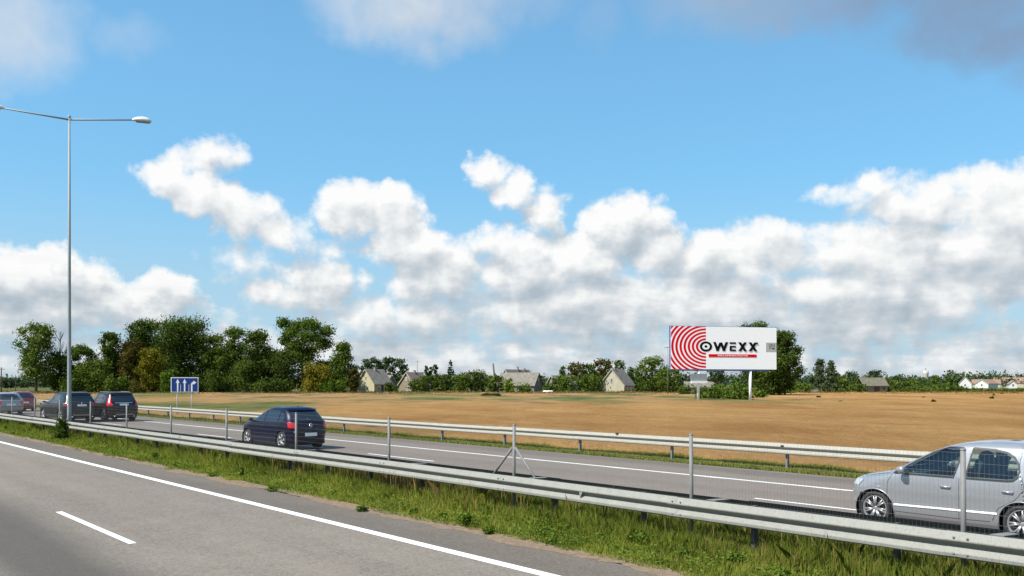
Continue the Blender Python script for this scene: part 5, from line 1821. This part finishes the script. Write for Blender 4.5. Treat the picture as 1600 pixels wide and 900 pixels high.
# far wood that reads as one mass
def far_wood():
    r_ = np.random.default_rng(3)
    cs = []; rs = []
    for px in range(-160, 1800, 5):
        Z = 560 + r_.uniform(-40, 60); p = gp(px, Z)
        top = r_.uniform(5.5, 9.5) + (3 if 1480 < px < 1600 else 0) * r_.random()
        cs.append((p.x, p.y, top * .45)); rs.append((4.5, 4.5, top * .55))
    V, Fc, ti = leaf_cloud(cs, rs, 60000, 1.2, .4, 9)
    o = link('far_wood', np_mesh('far_wood', V, Fc, M['leaf_grey'], tint=ti)); o['kind'] = 'stuff'
    tag(o, 'distant grey-green line of woods on the horizon', 'woods')
far_wood()

# ---------------------------------------------------------------- small things by the field edge
def box_gear():
    Z = 235
    root = empty('metal_frame', gp(1267, Z), -TH, 'small grey metal frame standing at the field edge before the birches', 'frame')
    MB().box((0, 0, .85), (3.3, .9, .12)).build('top_board', M['plate_grey'], root)
    for x in (-1.5, 0, 1.5):
        for y in (-.38, .38):
            MB().box((x, y, .4), (.1, .1, .82)).build('leg', M['plate_grey'], root)
    MB().box((0, -.42, .55), (3.2, .05, .35)).build('side_board', M['plate_grey'], root)
box_gear()
def white_trough():
    root = empty('upturned_tub', gp(856, 236), -TH, 'small low white upturned tub on the field edge right of the long house', 'tub')
    MB().tube([(-1.3, 0, .38), (-1.15, 0, .42), (1.2, 0, .44), (1.35, 0, .40)], [.12, .24, .24, .1], 10).build('hull', M['white'], root)
    MB().box((0, 0, .12), (2.0, .35, .26)).build('skid', M['wood_dark'], root)
white_trough()


# ---------------------------------------------------------------- grass, crop and weeds
def blades(name, X, Y, Zb, h, w_, m, tint, lean=.35, kind='stuff', label=None, cat=None, parent=None, bend=True):
    n_ = len(X)
    a = rng.uniform(0, 2 * math.pi, n_)
    la = rng.uniform(0, 2 * math.pi, n_); ll = np.abs(rng.normal(0, lean, n_)) * h
    P = np.stack([X, Y, Zb], -1)
    side = np.stack([np.cos(a), np.sin(a), np.zeros(n_)], -1) * (w_ / 2)[:, None]
    ln = np.stack([np.cos(la), np.sin(la), np.zeros(n_)], -1)
    tip = P + ln * ll[:, None] + np.stack([np.zeros(n_), np.zeros(n_), h], -1)
    mid = P + ln * (ll * .32)[:, None] + np.stack([np.zeros(n_), np.zeros(n_), h * .62], -1)
    V = np.stack([P - side, P + side, mid + side * .75, tip, mid - side * .75], 1).reshape(-1, 3) if bend else np.stack([P - side, P + side, tip], 1).reshape(-1, 3)
    k = 5 if bend else 3
    Fc = np.arange(n_ * k).reshape(-1, k)
    o = link(name, np_mesh(name, V, Fc, m, tint=np.repeat(np.clip(tint, 0, 1), k)), parent)
    if kind: o['kind'] = kind
    return tag(o, label, cat)


def noise2(x, y, sc, seed):
    """cheap smooth value noise"""
    r_ = np.random.default_rng(seed)
    G = r_.random((256, 256))
    u = x / sc; v = y / sc
    i = np.floor(u).astype(int); j = np.floor(v).astype(int); fu = u - i; fv = v - j
    fu = fu * fu * (3 - 2 * fu); fv = fv * fv * (3 - 2 * fv)
    g_ = lambda a, b: G[a % 256, b % 256]
    return (g_(i, j) * (1 - fu) + g_(i + 1, j) * fu) * (1 - fv) + (g_(i, j + 1) * (1 - fu) + g_(i + 1, j + 1) * fu) * fv


def along(n_, y0, y1, pw=2.0):
    """distances along the road, thinning with range"""
    d0, d1 = y0 + 12, y1 + 12
    u = rng.random(n_)
    return 1 / ((1 - u) / d0 + u / d1) - 12


def median_grass():
    N = 330000
    Y = along(N, -1.5, 80)
    X = 9.17 + 3.75 * rng.random(N) ** .95
    e = 9.14 + .34 * noise2(Y, X * 0, .9, 4) + .20 * noise2(Y, X * 0, .23, 5)
    q = noise2(X, Y, .55, 6)
    keep = (X > e) & (rng.random(N) < .35 + .9 * q)
    keep &= ~((X > 9.2) & (X < 9.75) & (noise2(Y, X, 1.1, 21) > .60) & (rng.random(N) < .85))
    X, Y, q = X[keep], Y[keep], q[keep]
    n_ = len(X)
    dist = np.hypot(X, Y)
    t = np.clip((X - 9.3) / 1.6, 0, 1)
    tall = noise2(X, Y, 1.6, 8)
    t2 = np.clip((X - 10.3) / .7, 0, 1)
    h = (.030 + .060 * rng.random(n_) + .11 * t * rng.random(n_) * (.3 + tall) + .25 * t2 * rng.random(n_) * (.35 + tall)) * (.8 + .5 * q)
    h = h + .16 * np.exp(-((X - 10.85) / .2) ** 2) * rng.random(n_)
    wd = .006 * (1 + dist / 22)
    pat = noise2(X, Y, .8, 11)
    tint = .24 + .34 * rng.random(n_) + .45 * (pat - .4) - .14 * t2
    dry = rng.random(n_) < (.02 + .20 * t * noise2(X, Y, 1.3, 12))
    blades('median_grass', X[~dry], Y[~dry], np.full((~dry).sum(), -.012), h[~dry], wd[~dry], M['grass'], tint[~dry], .38, label='rough green grass growing under the nearest guardrail', cat='grass')
    blades('dry_grass', X[dry], Y[dry], np.full(dry.sum(), -.012), h[dry] * 1.1, wd[dry] * .8, M['grass_dry'], rng.random(dry.sum()), .28, label='straw-coloured dry stalks among the median grass', cat='grass')
median_grass()


def leafy_clumps(name, spots, m, label, cat='weeds', size=.035):
    cs = []; rs = []; cnt = 0
    for (x, y, r, h) in spots:
        for _ in range(5):
            cs.append((x + random.uniform(-.5, .5) * r, y + random.uniform(-.5, .5) * r, h * random.uniform(.3, .75))); rs.append((r * .5, r * .5, h * .4))
        cnt += int(520 * (r / .2) * (h / .2))
    V, Fc, ti = leaf_cloud(cs, rs, min(cnt, 60000), size, .3, 31)
    V[:, 2] = np.maximum(V[:, 2], .0)
    o = link(name, np_mesh(name, V, Fc, m, tint=ti)); o['kind'] = 'stuff'
    tag(o, label, cat)


sp = []
for px, py in ((690, 812), (975, 868), (1130, 880), (1190, 893), (860, 850), (560, 800), (420, 768), (760, 835), (1060, 870), (330, 745), (640, 805)):
    y = max(py, 602); Z = CAM_H * FPX / (y - HOR); p = gp(px, Z)
    sp.append((p.x + .08, p.y, random.uniform(.10, .18), random.uniform(.09, .15)))
for i in range(60):
    s = float(along(1, -1, 60)[0]); sp.append((random.uniform(9.6, 11.4), s, random.uniform(.08, .2), random.uniform(.08, .28)))
leafy_clumps('broadleaf_weeds', sp, M['weed'], 'broad-leaved green weeds scattered along the turf edge')
def ground_cover():
    n_ = 90000
    Y = along(n_, -1.5, 60); X = 9.25 + 2.2 * rng.random(n_) ** 1.2
    q = noise2(X, Y, .42, 91) * .6 + noise2(X, Y, .13, 92) * .4
    kp = (rng.random(n_) < (q - .42) * 2.2) & (X > 9.2 + .34 * noise2(Y, X * 0, .9, 4))
    X, Y, q = X[kp], Y[kp], q[kp]; n_ = len(X)
    p = np.stack([X, Y, .02 + (.05 + .14 * q) * rng.random(n_)], -1)
    nr = np.stack([rng.normal(0, .5, n_), rng.normal(0, .5, n_), np.ones(n_)], -1); nr /= np.linalg.norm(nr, axis=1)[:, None]
    a = np.cross(nr, rng.normal(size=(n_, 3))); a /= np.linalg.norm(a, axis=1)[:, None]; b = np.cross(nr, a)
    s_ = (.009 + .014 * rng.random(n_))[:, None] * (1 + np.hypot(X, Y) / 30)[:, None]
    V = np.stack([p - a * s_, p - b * s_ * .6, p + a * s_, p + b * s_ * .6], 1).reshape(-1, 3)
    o = link('ground_cover', np_mesh('ground_cover', V, np.arange(n_ * 4).reshape(-1, 4), M['weed'], tint=np.repeat(np.clip(.5 * rng.random(n_) + .5 * noise2(X, Y, .7, 93), 0, 1), 4)))
    o['kind'] = 'stuff'; tag(o, 'low clover-like leaves growing through the median grass', 'weeds')
ground_cover()


# upright weed by the lamp post, in front of the rail
def upright_weed(px, Dx, h, label, n_=900, w_=.32):
    s = s_at(px, Dx)
    root = empty('tall_weed', (Dx, s, 0), 0, label, 'weed')
    cs = [(random.uniform(-.3, .3) * w_, random.uniform(-.3, .3) * w_, h * t) for t in np.linspace(.12, .95, 12)]
    rs = [(w_ * .5 * (1.1 - t * .7), w_ * .5 * (1.1 - t * .7), h * .10) for t in np.linspace(.12, .95, 12)]
    V, Fc, ti = leaf_cloud(cs, rs, n_, .07, .2, int(px))
    link('leaves', np_mesh('leaves', V, Fc, M['leaf_dark'], tint=ti), root)
    b = MB()
    for i in range(5):
        b.tube([(0, 0, 0), (random.uniform(-.1, .1), random.uniform(-.1, .1), h * .9)], [.008, .004], 4)
    b.build('stem', M['weed'], root)
upright_weed(96, 10.4, .95, 'tall dark weed in front of the nearest guardrail beside the lamp', 1500, .75)

# tall thin grass poking up between the two beams
def between():
    N = 5200
    Y = np.concatenate([along(500, 2, 70), rng.normal(s_at(630, 11.3), 1.8, 700), rng.normal(s_at(430, 11.3), 1.6, 260)])
    X = 11.3 + .13 * rng.normal(size=len(Y))
    h = .55 + .42 * rng.random(len(Y)) * noise2(Y, X, 2.1, 41)
    blades('barrier_grass', X, Y, np.zeros(len(Y)), h, .006 * (1 + np.hypot(X, Y) / 22), M['grass_dry'], rng.random(len(Y)), .12, label='thin dry grass poking up between the two median guardrail beams', cat='grass')
between()


def far_verge_grass():
    N = 150000
    Y = along(N, 6, 170)
    X = 22.45 + 1.45 * rng.random(N)
    q = noise2(X, Y, 1.4, 51)
    e = 22.5 + .25 * noise2(Y, X * 0, 1.2, 52)
    keep = (X > e) & (rng.random(N) < .4 + .8 * q)
    X, Y, q = X[keep], Y[keep], q[keep]
    h = .05 + .15 * rng.random(len(X)) * (.4 + q) * np.clip((X - 22.3) / 1.2, .35, 1)
    wd = .011 * (1 + np.hypot(X, Y) / 40)
    dry = rng.random(len(X)) < .15 + .40 * noise2(X, Y, 2.5, 53) * np.clip((X - 23.2) / 1.5, 0, 1)
    blades('far_verge_grass', X[~dry], Y[~dry], np.full((~dry).sum(), -.01), h[~dry], wd[~dry], M['grass'], .2 + .5 * rng.random((~dry).sum()), .35, label='green verge grass under the far guardrail', cat='grass')
    blades('far_dry_grass', X[dry], Y[dry], np.full(dry.sum(), -.01), h[dry] * 1.1, wd[dry], M['grass_dry'], rng.random(dry.sum()), .3, label='dry grass between the far guardrail and the crop', cat='grass')
far_verge_grass()


def crop():
    N = 260000
    u = rng.random(N)
    X = 23.8 + (1 / ((1 - u) / 12 + u / 150) - 12)
    Y = along(N, -20, 330)
    Zc = X * ST + Y * CT
    Rc = X * CT - Y * ST
    q = noise2(X, Y, 3.0, 61) * .6 + noise2(X, Y, .9, 62) * .4
    keep = (Zc > 10) & (np.abs(Rc) < Zc * .62 + 3) & (Zc < 255) & (rng.random(N) < .45 + .7 * q)
    wob = 90 * noise2(X, Y, 18, 63) - 45
    weedy = (((Zc + wob * .6) > 105) | (Rc + Zc * .2 + wob * .2 < 0)) & (Rc < 40)
    keep &= ~weedy | (rng.random(N) < .45)
    X, Y, Zc, q, weedy = X[keep], Y[keep], Zc[keep], q[keep], weedy[keep]
    h = .12 + .24 * q + .14 * rng.random(len(X))
    wd = .014 * (1 + Zc / 28)
    Rc = X * CT - Y * ST
    an = noise2(Rc, Zc * .45, 4.5, 67) * .6 + noise2(Rc, Zc * .5, 1.7, 68) * .4
    tint = .12 + .5 * rng.random(len(X)) + 1.1 * (an - .42) + .4 * (noise2(X, Y, 1.3, 66) - .5)
    a = ~weedy
    blades('ripe_crop', X[a], Y[a], np.full(a.sum(), .10), h[a], wd[a], M['wheat'], tint[a], .45, label='ripe golden crop covering the field beyond the far guardrail', cat='crop')
    b = weedy; gr = b & (noise2(Rc, Zc * .35, 6, 65) * .7 + noise2(Rc, Zc * .3, 1.9, 69) * .3 > .47)
    b2 = b & ~gr
    blades('weedy_grass', X[gr], Y[gr], np.full(gr.sum(), .05), h[gr] * 2.0, wd[gr] * 1.4, M['wild_green'], tint[gr], .3, label='green weedy patches in the left and far part of the field', cat='weeds')
    blades('straw_grass', X[b2], Y[b2], np.full(b2.sum(), .05), h[b2] * 1.9, wd[b2] * 1.3, M['wild_straw'], tint[b2], .3, label='straw-coloured wild grass in the left and far part of the field', cat='grass')
crop()


def field_edge():
    """taller dry fringe where the field meets the gardens"""
    N = 26000
    px = rng.uniform(-60, 1660, N); Z = rng.uniform(205, 258, N)
    Xc = (px - 800) / FPX * Z
    X = R3.x * Xc + F3.x * Z; Y = R3.y * Xc + F3.y * Z
    q = noise2(X, Y, 9, 71)
    keep = rng.random(N) < q
    X, Y, Z, q = X[keep], Y[keep], Z[keep], q[keep]
    h = .35 + .55 * q * rng.random(len(X))
    blades('field_edge_grass', X, Y, np.zeros(len(X)), h, np.full(len(X), .14), M['wild_straw'], rng.random(len(X)), .4, label='dry fringe of tall grass along the far edge of the field', cat='grass')
    # small dark thistles in the golden part
    sp = []
    for _ in range(9):
        Zt = random.uniform(110, 225); pxx = random.uniform(1230, 1640)
        p = gp(pxx, Zt); sp.append((p.x, p.y, random.uniform(.15, .4), random.uniform(.28, .42)))
    for _ in range(10):
        p = gp(random.uniform(755, 778), random.uniform(165, 178)); sp.append((p.x, p.y, .6, .5))
    leafy_clumps('field_thistles', sp, M['leaf_rust'], 'dull dark weed tufts dotted over the golden field', 'weeds', .16)
field_edge()
